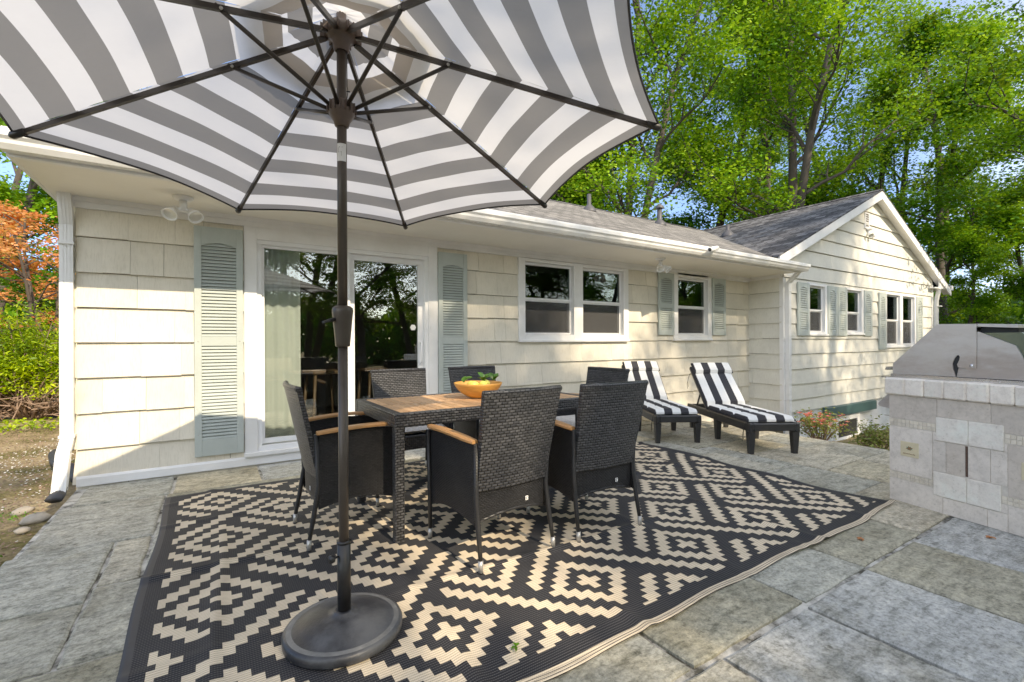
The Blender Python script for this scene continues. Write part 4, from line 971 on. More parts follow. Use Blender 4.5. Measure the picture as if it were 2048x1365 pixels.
# lattice zigzags two cells wide; each line runs through one crossing and stops short of the next
def strip(d1):
    s = ci + cj if d1 == 0 else ci - cj                       # constant along the line
    t = ci - cj if d1 == 0 else ci + cj
    r1 = (s - 9) % 18; on = (r1 == 0) | (r1 == 1)
    return on, t, s
res = np.zeros(ci.shape, bool)
for d in (0, 1):
    on, t, s = strip(d)
    idx = np.floor_divide(s - 9, 18)                           # which parallel line
    # crossings along the line at t = 9 mod 18; this line is cut where (crossing index + idx + d) is odd
    tc = np.round((t - 9) / 18).astype(int); dist = np.abs(t - (9 + 18 * tc))
    cut = ((tc + idx + d) % 2 == 1) & (dist <= 4)
    res |= on & ~cut
beige |= res
inner = (fx > X0 + .095) & (fx < X1 - .075) & (fy > Y0 + .125) & (fy < Y1 - .075)
mi = np.where(beige & inner, 1, 0)
mi = np.where(fx < X0 + .036, 2, mi); mi = np.where(fx > X1 - .019, 2, mi); mi = np.where(fy > Y1 - .019, 2, mi)
hem = fy < Y0 + .0425; lines_ = ((fy > Y0 + .010) & (fy < Y0 + .0135)) | ((fy > Y0 + .0235) & (fy < Y0 + .027))
mi = np.where(hem, np.where(lines_, 0, 1), mi); mi = np.where(hem & (fx < X0 + .03), 2, mi)
Vb = V.copy(); Vb[:, 2] = np.maximum(V[:, 2] - .004, 0.0005)
# thickness: skirt
nV = len(V); e = []
for i in range(nx): e.append((i, i + 1)); e.append((ny * (nx + 1) + i + 1, ny * (nx + 1) + i))
for j in range(ny): e.append(((j + 1) * (nx + 1), j * (nx + 1))); e.append((j * (nx + 1) + nx, (j + 1) * (nx + 1) + nx))
sk = np.array([(p, p + nV, q + nV, q) for p, q in e])
rug = np_mesh('outdoor_rug', np.vstack([V, Vb]), np.vstack([Fq, sk]), ['rug_dark', 'rug_beige', 'rug_edge'], mi=np.concatenate([mi, np.full(len(sk), 0)]), smooth=True)
tag(rug, 'large charcoal and beige outdoor rug with stepped diamond pattern under the dining set', 'rug')
# ------------------------------------------------------------------ dining table
TZ = 0.775; tx0, tx1, ty0, ty1 = 0.905, 2.475, 2.70, 3.60; RG = 0.010
table = empty('dining_table', ((tx0 + tx1) / 2, (ty0 + ty1) / 2, RG), 0, 'black wicker dining table with slatted teak top on the patterned rug', 'table')
mb = MB(); f = 0.055
mb.bbox(tx0, tx1, ty0, ty0 + f, TZ - .085, TZ, .006); mb.bbox(tx0, tx1, ty1 - f, ty1, TZ - .085, TZ, .006)
mb.bbox(tx0, tx0 + f, ty0 + f, ty1 - f, TZ - .085, TZ, .006); mb.bbox(tx1 - f, tx1, ty0 + f, ty1 - f, TZ - .085, TZ, .006)
mb.build('apron', 'wicker', table, uv=True)
mb = MB(); n = 24; a, b = tx0 + f + .004, tx1 - f - .004; p = (b - a) / n; ym = (ty0 + ty1) / 2
for i in range(n):
    for (u, v) in ((ty0 + f + .004, ym - .026), (ym + .026, ty1 - f - .004)): mb.bbox(a + i * p + .0045, a + (i + 1) * p - .0045, u, v, TZ - .022, TZ - .002, .003)
for (u, v) in ((ym - .022, ym - .002), (ym + .002, ym + .022)): mb.bbox(a, b, u, v, TZ - .024, TZ - .003, .003)
mb.build('tabletop', 'teak', table)
mb = MB(); mb.box(a, b, ty0 + f, ty1 - f, TZ - .05, TZ - .028); mb.build('under_frame', 'black', table)
for (x, y) in ((tx0, ty0), (tx1 - .062, ty0), (tx0, ty1 - .062), (tx1 - .062, ty1 - .062)):
    mb = MB(); mb.bbox(x + .002, x + .06, y + .002, y + .06, RG, TZ - .085, .005); mb.build('leg', 'wicker', table, uv=True)
# ------------------------------------------------------------------ dining chairs (front = +Y)
def panel(mb, pts_in, normal_off, mi=0):
    pass
def make_chair(label):
    e = empty('dining_chair', (0, 0, 0), 0, label, 'chair', 'black wicker dining chairs around the table')
    def ybk(z): return -.225 - .115 * max(0, (z - .40)) / .54 - (0.0 if z > .40 else -.02 * (.40 - z))
    # curved backrest shell: upper coarse weave
    def shell(z0, z1, mat, name, hw0, hw1, n=14, m=8, arch=0.0, thick=.028, par=None):
        mb = MB(); F_ = []; B_ = []
        for j in range(m + 1):
            z = z0 + (z1 - z0) * j / m; hw = hw0 + (hw1 - hw0) * j / m
            for i in range(n + 1):
                u = -1 + 2 * i / n; zz = z + (arch * (1 - u * u) * (1 - j / m)) ; y = ybk(z) - .022 * (1 - u * u)
                F_.append((u * hw, y + thick / 2, zz)); B_.append((u * hw, y - thick / 2, zz))
        k = (n + 1); fs = [];
        for j in range(m):
            for i in range(n):
                a = j * k + i; fs.append((a, a + k, a + k + 1, a + 1)); o = len(F_); fs.append((o + a, o + a + 1, o + a + k + 1, o + a + k))
        o = len(F_)
        for i in range(n): fs.append((i, i + 1, o + i + 1, o + i)); t = m * k + i; fs.append((t + 1, t, o + t, o + t + 1))
        for j in range(m): a = j * k; fs.append((a + k, a, o + a, o + a + k)); a = j * k + n; fs.append((a, a + k, o + a + k, o + a))
        mb.add(F_ + B_, fs, 0, smooth=False)
        if name == 'backrest':
            mb.tube([(u * hw1, ybk(z1) - .022 * (1 - u * u), z1) for u in [-1 + 2 * i / 14 for i in range(15)]], .0185, 10)
        return mb.build(name, mat, par or e, uv=True, world=False)
    bk_ = shell(.40, .925, 'wicker', 'backrest', .232, .262)
    shell(.235, .405, 'wicker_fine', 'back_apron', .226, .230, arch=.035, thick=.010)
    mb = MB(); mb.box(.075, .093, ybk(.31) - .030, ybk(.31) - .0285, .30, .323)
    mb.build('label', 'white', e, world=False)
    mb = MB()
    y_ = ybk(.31) - .0310
    for (a, b, c, d) in ((.079, .0815, .304, .319), (.0815, .089, .304, .3065), (.0815, .089, .3165, .319)): mb.box(a, b, y_, y_ + .0006, c, d)
    mb.build('letter', 'jet_black', e, world=False)
    for s in (-1, 1):
        # side panel with arched lower edge
        mb = MB(); N_ = 16; top = []; bot = []
        for i in range(N_ + 1):
            t = i / N_; y = -.235 + .495 * t; zt = .655 + .02 * math.sin(PI * t); zb = .225 + .05 * math.sin(PI * t) - .02 * t
            if t < .04: y = -.235
            top.append((y, zt)); bot.append((y, zb))
        bow = lambda t: .252 + .016 * math.sin(PI * t)
        vs = []; 
        for i in range(N_ + 1):
            t = i / N_; xo = s * bow(t); xi = s * (bow(t) - .014)
            vs += [(xo, top[i][0], top[i][1]), (xo, bot[i][0], bot[i][1]), (xi, top[i][0], top[i][1]), (xi, bot[i][0], bot[i][1])]
        fs = []
        for i in range(N_):
            a = 4 * i; b = a + 4; fs += [(a, a + 1, b + 1, b), (a + 2, b + 2, b + 3, a + 3), (a, b, b + 2, a + 2), (a + 1, a + 3, b + 3, b + 1)]
        fs += [(0, 2, 3, 1), (4 * N_, 4 * N_ + 1, 4 * N_ + 3, 4 * N_ + 2)]
        mb.add(vs, fs); mb.build('side_panel', 'wicker_fine', e, uv=True, world=False)
        # armrest, bowed and slightly dished
        mb = MB(); pts = []; 
        for i in range(13):
            t = i / 12; pts.append((s * (.240 + .030 * math.sin(PI * (.15 + .8 * t)) + .004 * t), -.245 + .525 * t, .668 + .016 * math.sin(PI * t) + .010 * t))
        vs = []
        for i, p in enumerate(pts):
            hw = .026 * (0.62 if i in (0, 12) else (0.9 if i in (1, 11) else 1))
            for (du, dz) in ((-hw, -.009), (hw, -.009), (hw * 1.04, .002), (hw * .8, .010), (-hw * .8, .010), (-hw * 1.04, .002)): vs.append((p[0] + du, p[1], p[2] + dz))
        fs = []
        for i in range(12):
            for k in range(6): a = i * 6 + k; b = i * 6 + (k + 1) % 6; fs.append((a, b, b + 6, a + 6))
        fs += [tuple(reversed(range(6))), tuple(range(72, 78))]
        mb.add(vs, fs); mb.build('armrest', 'arm', e, world=False)
        # legs
        for nm, pts, rr in (('leg', [(s * .262, .268, .66), (s * .258, .262, .30), (s * .256, .262, .055)], [.014, .014, .0115]), ('leg', [(s * .246, -.245, .66), (s * .240, -.232, .36), (s * .244, -.262, .18), (s * .248, -.285, .055)], [.014, .015, .0145, .0115])):
            mb = MB(); mb.tube(pts, rr, 10); l = mb.build(nm, 'tube', e, uv=True, world=False)
            q = pts[-1]; mb = MB(); mb.tube([(q[0], q[1], .062), (q[0] * 1.003, q[1] * 1.01, .004)], [.0135, .0125], 12); c = mb.build('foot_cap', 'steelcap', l, world=False)
            mb = MB(); mb.tube([(q[0] * 1.003, q[1] * 1.01, .006), (q[0] * 1.003, q[1] * 1.01, 0)], [.0135, .0135], 12); mb.build('rubber_foot', 'black', l, world=False)
    mb = MB(); mb.bbox(-.238, .238, -.225, .25, .385, .42, .008); mb.bbox(-.25, .25, .235, .262, .31, .425, .005); mb.build('seat', 'wicker', e, uv=True, world=False)
    mb = MB(); mb.tube([(u * .226, ybk(.235) - .022 * (1 - u * u), .235 + .035 * (1 - u * u)) for u in [-1 + i / 6 for i in range(13)]], .009, 8); mb.build('back_rail', 'tube', e, uv=True, world=False)
    return e
first = make_chair('')
chairs = [((0.745, 3.135), -PI / 2 + .01, 'black wicker armchair at the left end of the table beside the umbrella pole', 1),
          ((1.385, 2.425), math.radians(4.3), 'black wicker armchair pulled up to the near side of the table, closest to the umbrella', 0),
          ((2.085, 2.405), math.radians(-2.7), 'black wicker armchair on the near side, right of the chair closest to the umbrella', 0),
          ((1.47, 3.93), PI, 'black wicker armchair on the house side, in front of the sliding patio door', 1),
          ((2.24, 3.93), PI - .01, 'black wicker armchair on the house side, behind the bowl of lemons', 1),
          ((2.80, 3.235), PI / 2, 'black wicker armchair at the far right end of the table, mostly hidden', 1)]
cushion_lab = ['plastic wrapped seat pad on the left end chair', '', '', 'plastic wrapped pale seat pad on the chair before the patio door', 'plastic wrapped seat pad on the chair behind the lemon bowl', 'plastic wrapped seat pad on the far right end chair']
def soft_box(mb, hx, hy, z0, z1, n=12, puff=.012, T=None, mi=0):
    vs = []; fs = []
    def sup(u): return math.copysign(abs(u) ** .8, u)
    for side in (1, -1):
        for j in range(n + 1):
            for i in range(n + 1):
                u, v = -1 + 2 * i / n, -1 + 2 * j / n
                e_ = (1 - abs(u) ** 6) * (1 - abs(v) ** 6); zc = (z0 + z1) / 2; h = (z1 - z0) / 2
                vs.append((u * hx, v * hy, zc + side * (h * (e_ ** .35 if e_ > 0 else 0) + (puff * e_ if side > 0 else 0) + .003 * math.sin(u * 7 + v * 5) * e_)))
    k = n + 1; o = k * k
    for j in range(n):
        for i in range(n):
            a = j * k + i; fs.append((a, a + 1, a + k + 1, a + k)); fs.append((o + a, o + a + k, o + a + k + 1, o + a + 1))
    mb.add(vs, fs, mi, T, True)
pad0 = None
for i, ((x, y), rz_, lb, pad) in enumerate(chairs):
    c = first if i == 0 else copy_tree(first)
    c.location = (x, y, RG); c.rotation_euler = (0, 0, rz_); c['label'] = lb
    if pad:
        if pad0 is None:
            mb = MB(); soft_box(mb, .235, .235, .0, .07); pd = pad0 = mb.build('seat_cushion', 'plastic')
        else: pd = pad0.copy(); col.objects.link(pd)
        pd.location = (x, y, RG + .422); pd.rotation_euler = (0, 0, rz_); tag(pd, cushion_lab[i], 'seat cushion', 'plastic wrapped seat cushions')
# bowl of lemons
bwx, bwy = 1.715, 3.165; TB_ = Matrix.Translation((bwx, bwy, TZ + .001))
mb = MB(); mb.lathe([(0, 0), (.065, 0), (.085, .008), (.125, .033), (.158, .064), (.180, .098), (.186, .112), (.182, .114), (.174, .100), (.15, .066), (.115, .036), (.07, .016), (0, .012)], 48, T=TB_)
bowl = mb.build('wooden_bowl', 'bowl'); tag(bowl, 'honey coloured wooden bowl holding lemons and leaves on the table', 'bowl')
lem = [(-.06, -.05, .098, .3, 'lemon at the front left of the bowl'), (.0, -.075, .10, 1.2, 'lemon at the front middle of the bowl'), (.075, .03, .098, 2.2, 'lemon on the right of the bowl under dark leaves'), (-.03, .06, .092, .9, 'lemon at the back of the bowl'), (.0, .0, .062, .5, 'lemon buried in the middle of the bowl')]
lm0 = None
for (x, y, z, r, lb) in lem:
    if lm0 is None:
        mb = MB(); mb.lathe([(0, -.045), (.007, -.043), (.012, -.037), (.024, -.028), (.032, -.010), (.032, .010), (.024, .028), (.012, .037), (.007, .043), (0, .046)], 18, T=Matrix.Rotation(PI / 2, 4, 'Y')); o = lm0 = mb.build('lemon', 'lemon')
    else: o = lm0.copy(); col.objects.link(o)
    o.location = (bwx + x, bwy + y, TZ + z); o.rotation_euler = (0, .2, r); tag(o, lb, 'lemon', 'lemons in the wooden bowl')
def leafshape(mb, T, L=.06, W=.022, mi=0, curl=.012):
    n = 6; vs = []
    for i in range(n + 1):
        t = i / n; w_ = W * math.sin(PI * min(1, t * .96 + .02)) ** .8; z = curl * math.sin(PI * t)
        vs += [(L * t, -w_, z + .004), (L * t, 0, z - .002), (L * t, w_, z + .004)]
    fs = []
    for i in range(n): a = 3 * i; fs += [(a, a + 3, a + 4, a + 1), (a + 1, a + 4, a + 5, a + 2)]
    mb.add(vs, fs, mi, T, True)
random.seed(12)
sp = [(-.13, -.02, 'left', [(0, .5), (.9, .7), (-.8, .5)]), (.045, -.01, 'middle', [(.2, .7), (1.1, .9), (2.2, .8), (3.3, .5), (-.7, .6), (4.5, .7)]), (.13, .0, 'right', [(0.1, .8), (.7, .5), (-.9, .6), (1.8, .9)])]
for (x, y, nm, ls) in sp:
    mb = MB(); base = Vector((bwx + x, bwy + y, TZ + .118))
    for (a, el) in ls: leafshape(mb, Matrix.Translation(base + Vector((0, 0, random.uniform(0, .018)))) @ Matrix.Rotation(a, 4, 'Z') @ Matrix.Rotation(-el, 4, 'Y') @ Matrix.Rotation(random.uniform(-.5, .5), 4, 'X'), random.uniform(.06, .08), .021)
    o = mb.build('lemon_leaves', 'lemon_leaf'); tag(o, {'left': 'small dark green leaves at the left rim of the bowl', 'middle': 'taller cluster of green leaves behind the lemons', 'right': 'pointed dark green leaves at the right rim of the bowl'}[nm], 'leaves', 'leaves in the lemon bowl')
# ------------------------------------------------------------------ loungers
LW = .27
def path_pt(s):   # cushion / deck path: flat then raised
    if s <= 1.0: return Vector((0, s, .335)), Vector((0, 0, 1)), Vector((0, 1, 0))
    a = math.radians(43); d = Vector((0, math.cos(a), math.sin(a))); return Vector((0, 1.0, .335)) + d * (s - 1.0), Vector((0, -math.sin(a), math.cos(a))), d
def make_lounger(label):
    e = empty('sun_lounger', (0, 0, 0), 0, label, 'sun lounger', 'dark sun loungers by the house wall')
    mb = MB()
    for s in (-1, 1):
        x0, x1 = sorted((s * LW, s * (LW - .045)))
        mb.bbox(x0, x1, -.05, 1.60, .235, .325, .008)
    mb.bbox(-LW + .045, LW - .045, -.05, -.005, .245, .325, .008); mb.bbox(-LW + .045, LW - .045, 1.55, 1.60, .245, .32, .008)
    for k in range(12): mb.bbox(-LW + .045, LW - .045, .02 + k * .08, .085 + k * .08, .305, .325, .004)
    mb.build('frame', 'lounger', e, world=False)
    for y in (0.0, .755, 1.515):
        for s in (-1, 1):
            mb = MB(); cx_ = s * (LW - .035)
            t0, t1 = .034, .024
            vs = [(cx_ + a * t1, y + b * t1, 0) for a, b in ((-1, -1), (1, -1), (1, 1), (-1, 1))] + [(cx_ + a * t0, y + b * (t0 + .006), .236) for a, b in ((-1, -1), (1, -1), (1, 1), (-1, 1))]
            mb.add(vs, [(3, 2, 1, 0), (4, 5, 6, 7), (0, 1, 5, 4), (1, 2, 6, 5), (2, 3, 7, 6), (3, 0, 4, 7)]); mb.build('leg', 'lounger', e, world=False)
    mb = MB(); a = math.radians(43); T = Matrix.Translation((0, 1.0, .318)) @ Matrix.Rotation(a, 4, 'X')
    for s in (-1, 1): x0, x1 = sorted((s * (LW - .01), s * (LW - .05))); mb.bbox(x0, x1, 0, .74, -.02, .015, .005, T=T)
    for k in range(9): mb.bbox(-LW + .05, LW - .05, .01 + k * .082, .07 + k * .082, -.008, .012, .003, T=T)
    mb.tube([(-LW + .06, 1.30, .50), (-LW + .06, 1.42, .30)], .012, 8); mb.tube([(LW - .06, 1.30, .50), (LW - .06, 1.42, .30)], .012, 8)
    mb.build('backrest', 'lounger', e, world=False)
    return e
def make_cushion(label):
    e = empty('lounger_cushion', (0, 0, 0), 0, label, 'lounger cushion', 'striped lounger cushions')
    HW = .262; n = 30
    def sheet(s0, s1, th, ny, off=0.0, pinch=True, name='pad'):
        mb = MB(); 
        def pt(u, t, side):
            s = s0 + (s1 - s0) * t; p, nn, d = path_pt(s)
            ex = (1 - abs(u) ** 10) ** .5; et = (1 - abs(2 * t - 1) ** 14) ** .5 if pinch else 1
            h = th / 2 * (1 + side * ex * et) if side > 0 else 0
            return p + Vector((u * HW, 0, 0)) + nn * (off + (th * (.35 + .65 * ex * et) if side > 0 else 0))
        # stripes: W B W B W across, black side welts
        edges = [-1, -.965, -.59, -.2, .2, .59, .965, 1]; mats = [1, 0, 1, 0, 1, 0, 1]
        edges = [-1, -.93, -.56, -.19, .19, .56, .93, 1]
        mats = [1, 0, 1, 0, 1, 0, 1]
        us = []
        for a, b, m_ in zip(edges[:-1], edges[1:], mats):
            k = 2 if b - a < .1 else 4
            us += [(a + (b - a) * i / k, a + (b - a) * (i + 1) / k, m_) for i in range(k)]
        for j in range(ny):
            for (a, b, m_) in us:
                t0, t1 = j / ny, (j + 1) / ny
                mb.add([pt(a, t0, 1), pt(b, t0, 1), pt(b, t1, 1), pt(a, t1, 1)], [(0, 1, 2, 3)], m_, smooth=True)
        for j in range(ny):
            t0, t1 = j / ny, (j + 1) / ny
            for u in (-1, 1): mb.add([pt(u, t0, 1), pt(u, t1, 1), pt(u, t1, -1), pt(u, t0, -1)], [(0, 1, 2, 3)], 1)
        for t in (0, 1):
            for (a, b, m_) in us: mb.add([pt(a, t, 1), pt(b, t, 1), pt(b, t, -1), pt(a, t, -1)], [(0, 1, 2, 3)], m_)
        return mb.build(name, ['cushion_white', 'cushion_black'], e, world=False)
    for (a, b) in ((.015, .335), (.335, .66), (.66, .985), (1.0, 1.72)): sheet(a, b, .062, 10)
    pl = sheet(1.555, 1.735, .05, 8, off=.058, name='head_pillow')
    for (s, x, dx) in ((.02, -HW, -.03), (.02, HW, .04), (1.62, -HW, -.05), (1.55, HW, .03)):
        p, nn, d = path_pt(s); q = p + Vector((x, 0, .01)); mb = MB()
        for k in (0, 1): mb.tube([q, q + Vector((dx * .6, .01 * k, -.03)), q + Vector((dx, .02 + .02 * k, -.13 - .03 * k)), q + Vector((dx * .7, .03 + .03 * k, -.20 - .03 * k))], .003, 5)
        mb.build('tie', 'black', e, world=False)
    return e
l1 = make_lounger('dark sun lounger nearer the dining table, half hidden behind a chair')
l2 = copy_tree(l1); l2['label'] = 'dark sun lounger farther right, fully visible beside the wing of the house'
c1 = make_cushion('striped black and white cushion on the lounger nearer the dining table'); c2 = copy_tree(c1); c2['label'] = 'striped black and white cushion on the lounger farther right'
for (l, c, x, y) in ((l1, c1, 4.607, 3.60), (l2, c2, 5.0, 2.70)):
    for o in (l, c): o.location = (x, y, 0.002); o.rotation_euler = (0, 0, math.radians(58.8 - 90))
# ------------------------------------------------------------------ barbecue island and grill
C0 = Vector((4.30, 1.478, 0)); ISL = math.atan2(-.9695, -.2449)
isl = empty('barbecue_island', C0, ISL, 'travertine clad barbecue island with pale stone counter at the right edge of the patio', 'barbecue island')
# local frame: +X runs along the visible face away from the house corner (s), +Y = depth towards the right
# N points to local +Y when rotated: check sign with Nw = (.9695,-.2449)
Yloc = Matrix.Rotation(ISL, 3, 'Z') @ Vector((0, 1, 0)); SG = 1 if Yloc.dot(Vector((.9695, -.2449, 0))) > 0 else -1
def B(mb, s0, s1, o0, o1, z0, z1, b=.003, mi=0):
    a, c = sorted((SG * o0, SG * o1)); mb.bbox(s0, s1, a, c, z0, z1, b, mi)
mb = MB(); B(mb, .025, 1.75, .030, .95, 0, .79, .002); mb.build('core', 'grout', isl, world=False)
mb = MB()
def tile(s0, s1, z0, z1, pr_=.006, mi=0, g=.0012):
    mi = 1 if (z1 > .7 or (.37 < s0 < .38 and z0 > .2) or (s0 >= .69 and .2 < z0 < .5)) else 0  # top band darkened as shade of the counter, other picks are browner tiles
    B(mb, s0 + g, s1 - g, .030 - pr_, .032, z0 + g, z1 - g, .0012, mi)
for (a, b) in ((.02, .327), (.327, .62), (.62, 1.0), (1.0, 1.4), (1.4, 1.75)): tile(a, b, .664 if a > .3 and b < .7 else .615, .79)
tile(.02, .30, .22, .555); tile(.30, .379, .285, .498); tile(.379, .487, .285, .498); tile(.500, .616, .285, .498); tile(.616, .70, .285, .498); tile(.70, 1.05, .225, .55); tile(1.05, 1.4, .225, .55); tile(1.4, 1.75, .225, .55)
tile(.30, .325, .498, .555); tile(.683, .70, .498, .55); tile(.02, .359, .0, .165); tile(.359, .60, .0, .114); tile(.60, .70, 0, .114); tile(.70, 1.1, 0, .17); tile(1.1, 1.75, 0, .17); tile(.665, .70, .114, .17)
mb.build('face_tile', ['trav', 'trav_dark'], isl, world=False)
mb = MB()
for (s0, s1, z0, z1) in ((.323, .502, .50, .662), (.505, .683, .50, .662), (.305, .492, .117, .282), (.495, .668, .117, .282)):
    mb = MB(); B(mb, s0, s1, .018, .032, z0, z1, .004); mb.build('raised_slab', 'trav_light', isl, world=False)
mb = MB(); random.seed(4)
for (a, b, z0, z1) in ((.02, .32, .558, .612), (.686, 1.7, .553, .612), (.02, .302, .168, .217), (.67, 1.7, .173, .222)):
    n = int((b - a) / .027); mb = MB()
    for i in range(n):
        for j in range(2):
            s0 = a + i * (b - a) / n; zz = z0 + j * (z1 - z0) / 2; B(mb, s0 + .0015, s0 + (b - a) / n - .0015, .0245 + random.uniform(-.001, .001), .032, zz + .0015, zz + (z1 - z0) / 2 - .0015, .0015)
    mb.build('mosaic_strip', 'mosaic', isl, world=False)
mb = MB(); B(mb, .487, .499, .0235, .031, .29, .492, .001); mb.build('vent_slot', 'rust', isl, world=False)
def deco(s0, z0, green):
    mb = MB(); B(mb, s0, s0 + .118, .020, .031, z0, z0 + .108, .002); t = mb.build('picture_tile', 'deco', isl, world=False)
    mb = MB(); y = SG * .0195; cx_, cz = s0 + .06, z0 + .062
    for k in range(8):
        a = k * PI / 4 + .3; L = .026; p = (cx_ + L * math.cos(a), cz + L * .7 * math.sin(a))
        mb.add([(cx_, y, cz), (cx_ + (p[0] - cx_) * .5 - .005 * math.sin(a), y, cz + (p[1] - cz) * .5 + .005 * math.cos(a)), (p[0], y, p[1]), (cx_ + (p[0] - cx_) * .5 + .005 * math.sin(a), y, cz + (p[1] - cz) * .5 - .005 * math.cos(a))], [(0, 1, 2, 3)], 0 if k % 2 else 1)
    mb.add([(cx_ + .010 * math.cos(k * PI / 4), SG * .0192, cz + .013 * math.sin(k * PI / 4)) for k in range(8)], [tuple(range(8))], 1 if not green else 0)
    for k in range(9): mb.add([(s0 + .018 + k * .009, y, z0 + .018), (s0 + .024 + k * .009, y, z0 + .017), (s0 + .025 + k * .009, y, z0 + .025 + .003 * math.sin(k * 2)), (s0 + .019 + k * .009, y, z0 + .024)], [(0, 1, 2, 3)], 1)
    mb.build('picture', ['deco_green', 'deco_brown'], t, world=False)
deco(.098, .345, False); deco(.764, .345, True)
mb = MB(); js = [0, .137, .256, .375, .502, .621, .739, .87, .99, 1.12, 1.25, 1.38, 1.5, 1.64, 1.77]
for a, b in zip(js[:-1], js[1:]): B(mb, a + .0006, b - .0006, random.uniform(-.003, .002), .12, .792 + random.uniform(-.004, .003), .918 + random.uniform(-.002, .001), .010)
for k in range(6): B(mb, .001, .12, .122 + k * .14, .26 + k * .14, .792, .918, .006); B(mb, 1.65, 1.77, .122 + k * .14, .26 + k * .14, .792, .918, .006)
B(mb, .122, 1.648, .122, .96, .80, .914, .003)
mb.build('countertop', 'trav_top', isl, world=False)
gr = empty('gas_grill', C0 + Matrix.Rotation(ISL, 3, 'Z') @ Vector((.4, SG * .5, .918)), ISL, 'stainless steel gas grill with stained hood built into the barbecue island', 'grill')
TG = MW[gr.name]; OF = Vector((-.4, -SG * .5, -.918))
def GP(mb, poly, o0, o1, mi=0):
    a, c = sorted((SG * o0, SG * o1)); mb.prism([(u, z) for u, z in poly], a, c, 'y', mi, Matrix.Translation(OF))
side = [(.008, .945), (.010, 1.020), (.297, 1.309), (.517, 1.303), (.514, 1.008), (.418, 1.010), (.412, 1.03), (.425, 1.062), (.428, 1.082), (.422, 1.094), (.410, 1.092), (.396, 1.070), (.385, 1.035), (.388, 1.0), (.398, .965), (.402, .945)]
mb = MB(); GP(mb, side, .86, .867); mb.build('hood_side', 'steel', gr, world=False); mb = MB(); GP(mb, side, .085, .092); hood = mb.build('hood_side', 'steel', gr, world=False)
mb = MB(); GP(mb, [(.384, 1.035), (.387, 1.0), (.397, .945), (.404, .945), (.414, 1.0), (.419, 1.01), (.413, 1.03), (.426, 1.062), (.430, 1.085), (.423, 1.096), (.408, 1.095), (.394, 1.072)], .0925, .0935); mb.build('slot_shadow', 'jet_black', hood, world=False)  # black plate paints the shade inside the slot
mb = MB(); GP(mb, [(.012, .95), (.013, 1.018), (.298, 1.305), (.515, 1.299), (.515, 1.28), (.30, 1.28), (.04, 1.01), (.04, .95)], .0925, .8595); mb.build('lid', 'steel', gr, world=False)
rear = [(.39, .945), (.39, 1.02), (.52, 1.253), (.707, 1.160), (.735, 1.10), (.765, 1.0), (.772, .945)]
mb = MB(); GP(mb, rear, .85, .855); mb.build('rear_side', 'steel', gr, world=False); mb = MB(); GP(mb, rear, .096, .104); mb.build('rear_side', 'steel', gr, world=False)
mb = MB(); GP(mb, [(.50, .95), (.50, 1.243), (.73, 1.243), (.87, 1.12), (.91, .95)], .106, .848); mb.build('rear_cover', 'hood_reflection', gr, world=False)
mb = MB(); GP(mb, [(.518, 1.286), (.718, 1.272), (.718, 1.288), (.518, 1.304)], .095, .855); top = mb.build('top_plate', 'steel', gr, world=False)
mb = MB(); GP(mb, [(.518, 1.244), (.705, 1.244), (.705, 1.272), (.518, 1.286)], .13, .84); mb.build('vent_gap_shade', 'jet_black', top, world=False)  # solid black block paints the shade below the top plate
mb = MB(); GP(mb, [(-.0, .919), (.79, .919), (.79, .940), (.004, .944)], .07, .90); mb.build('rim', 'steel_clean', gr, world=False)
mb = MB(); GP(mb, [(-.072, .968), (-.062, .992), (-.02, .996), (.010, .992), (.010, .978), (-.03, .980), (-.055, .966)], .12, .83); mb.build('handle', 'steel_clean', gr, world=False)
mb = MB(); GP(mb, [(-.098, .906), (-.09, .916), (.0, .918), (.0, .908)], .11, .85)
for k in range(5): GP(mb, [(-.08, .88), (-.07, .88), (-.07, .906), (-.08, .906)], .14 + k * .15, .17 + k * .15)
cp = mb.build('control_panel', 'steel_clean', gr, world=False)
mb = MB(); GP(mb, [(.03, .795), (-.004, .795), (-.078, .715), (-.084, .697), (-.07, .686), (.03, .672)], .06, .075); GP(mb, [(-.03, .62), (.03, .622), (.03, .628), (-.03, .626)], .05, .06); mb.build('drip_shield', 'steel', gr, world=False)
mb = MB(); mb.lathe([(.011, 0), (.010, .004), (0, .006)], 12, T=Matrix.Translation(OF + Vector((.492, SG * .085, 1.025))) @ Matrix.Rotation(PI / 2 * SG, 4, 'X')); mb.build('bolt', 'steel_clean', hood, world=False)
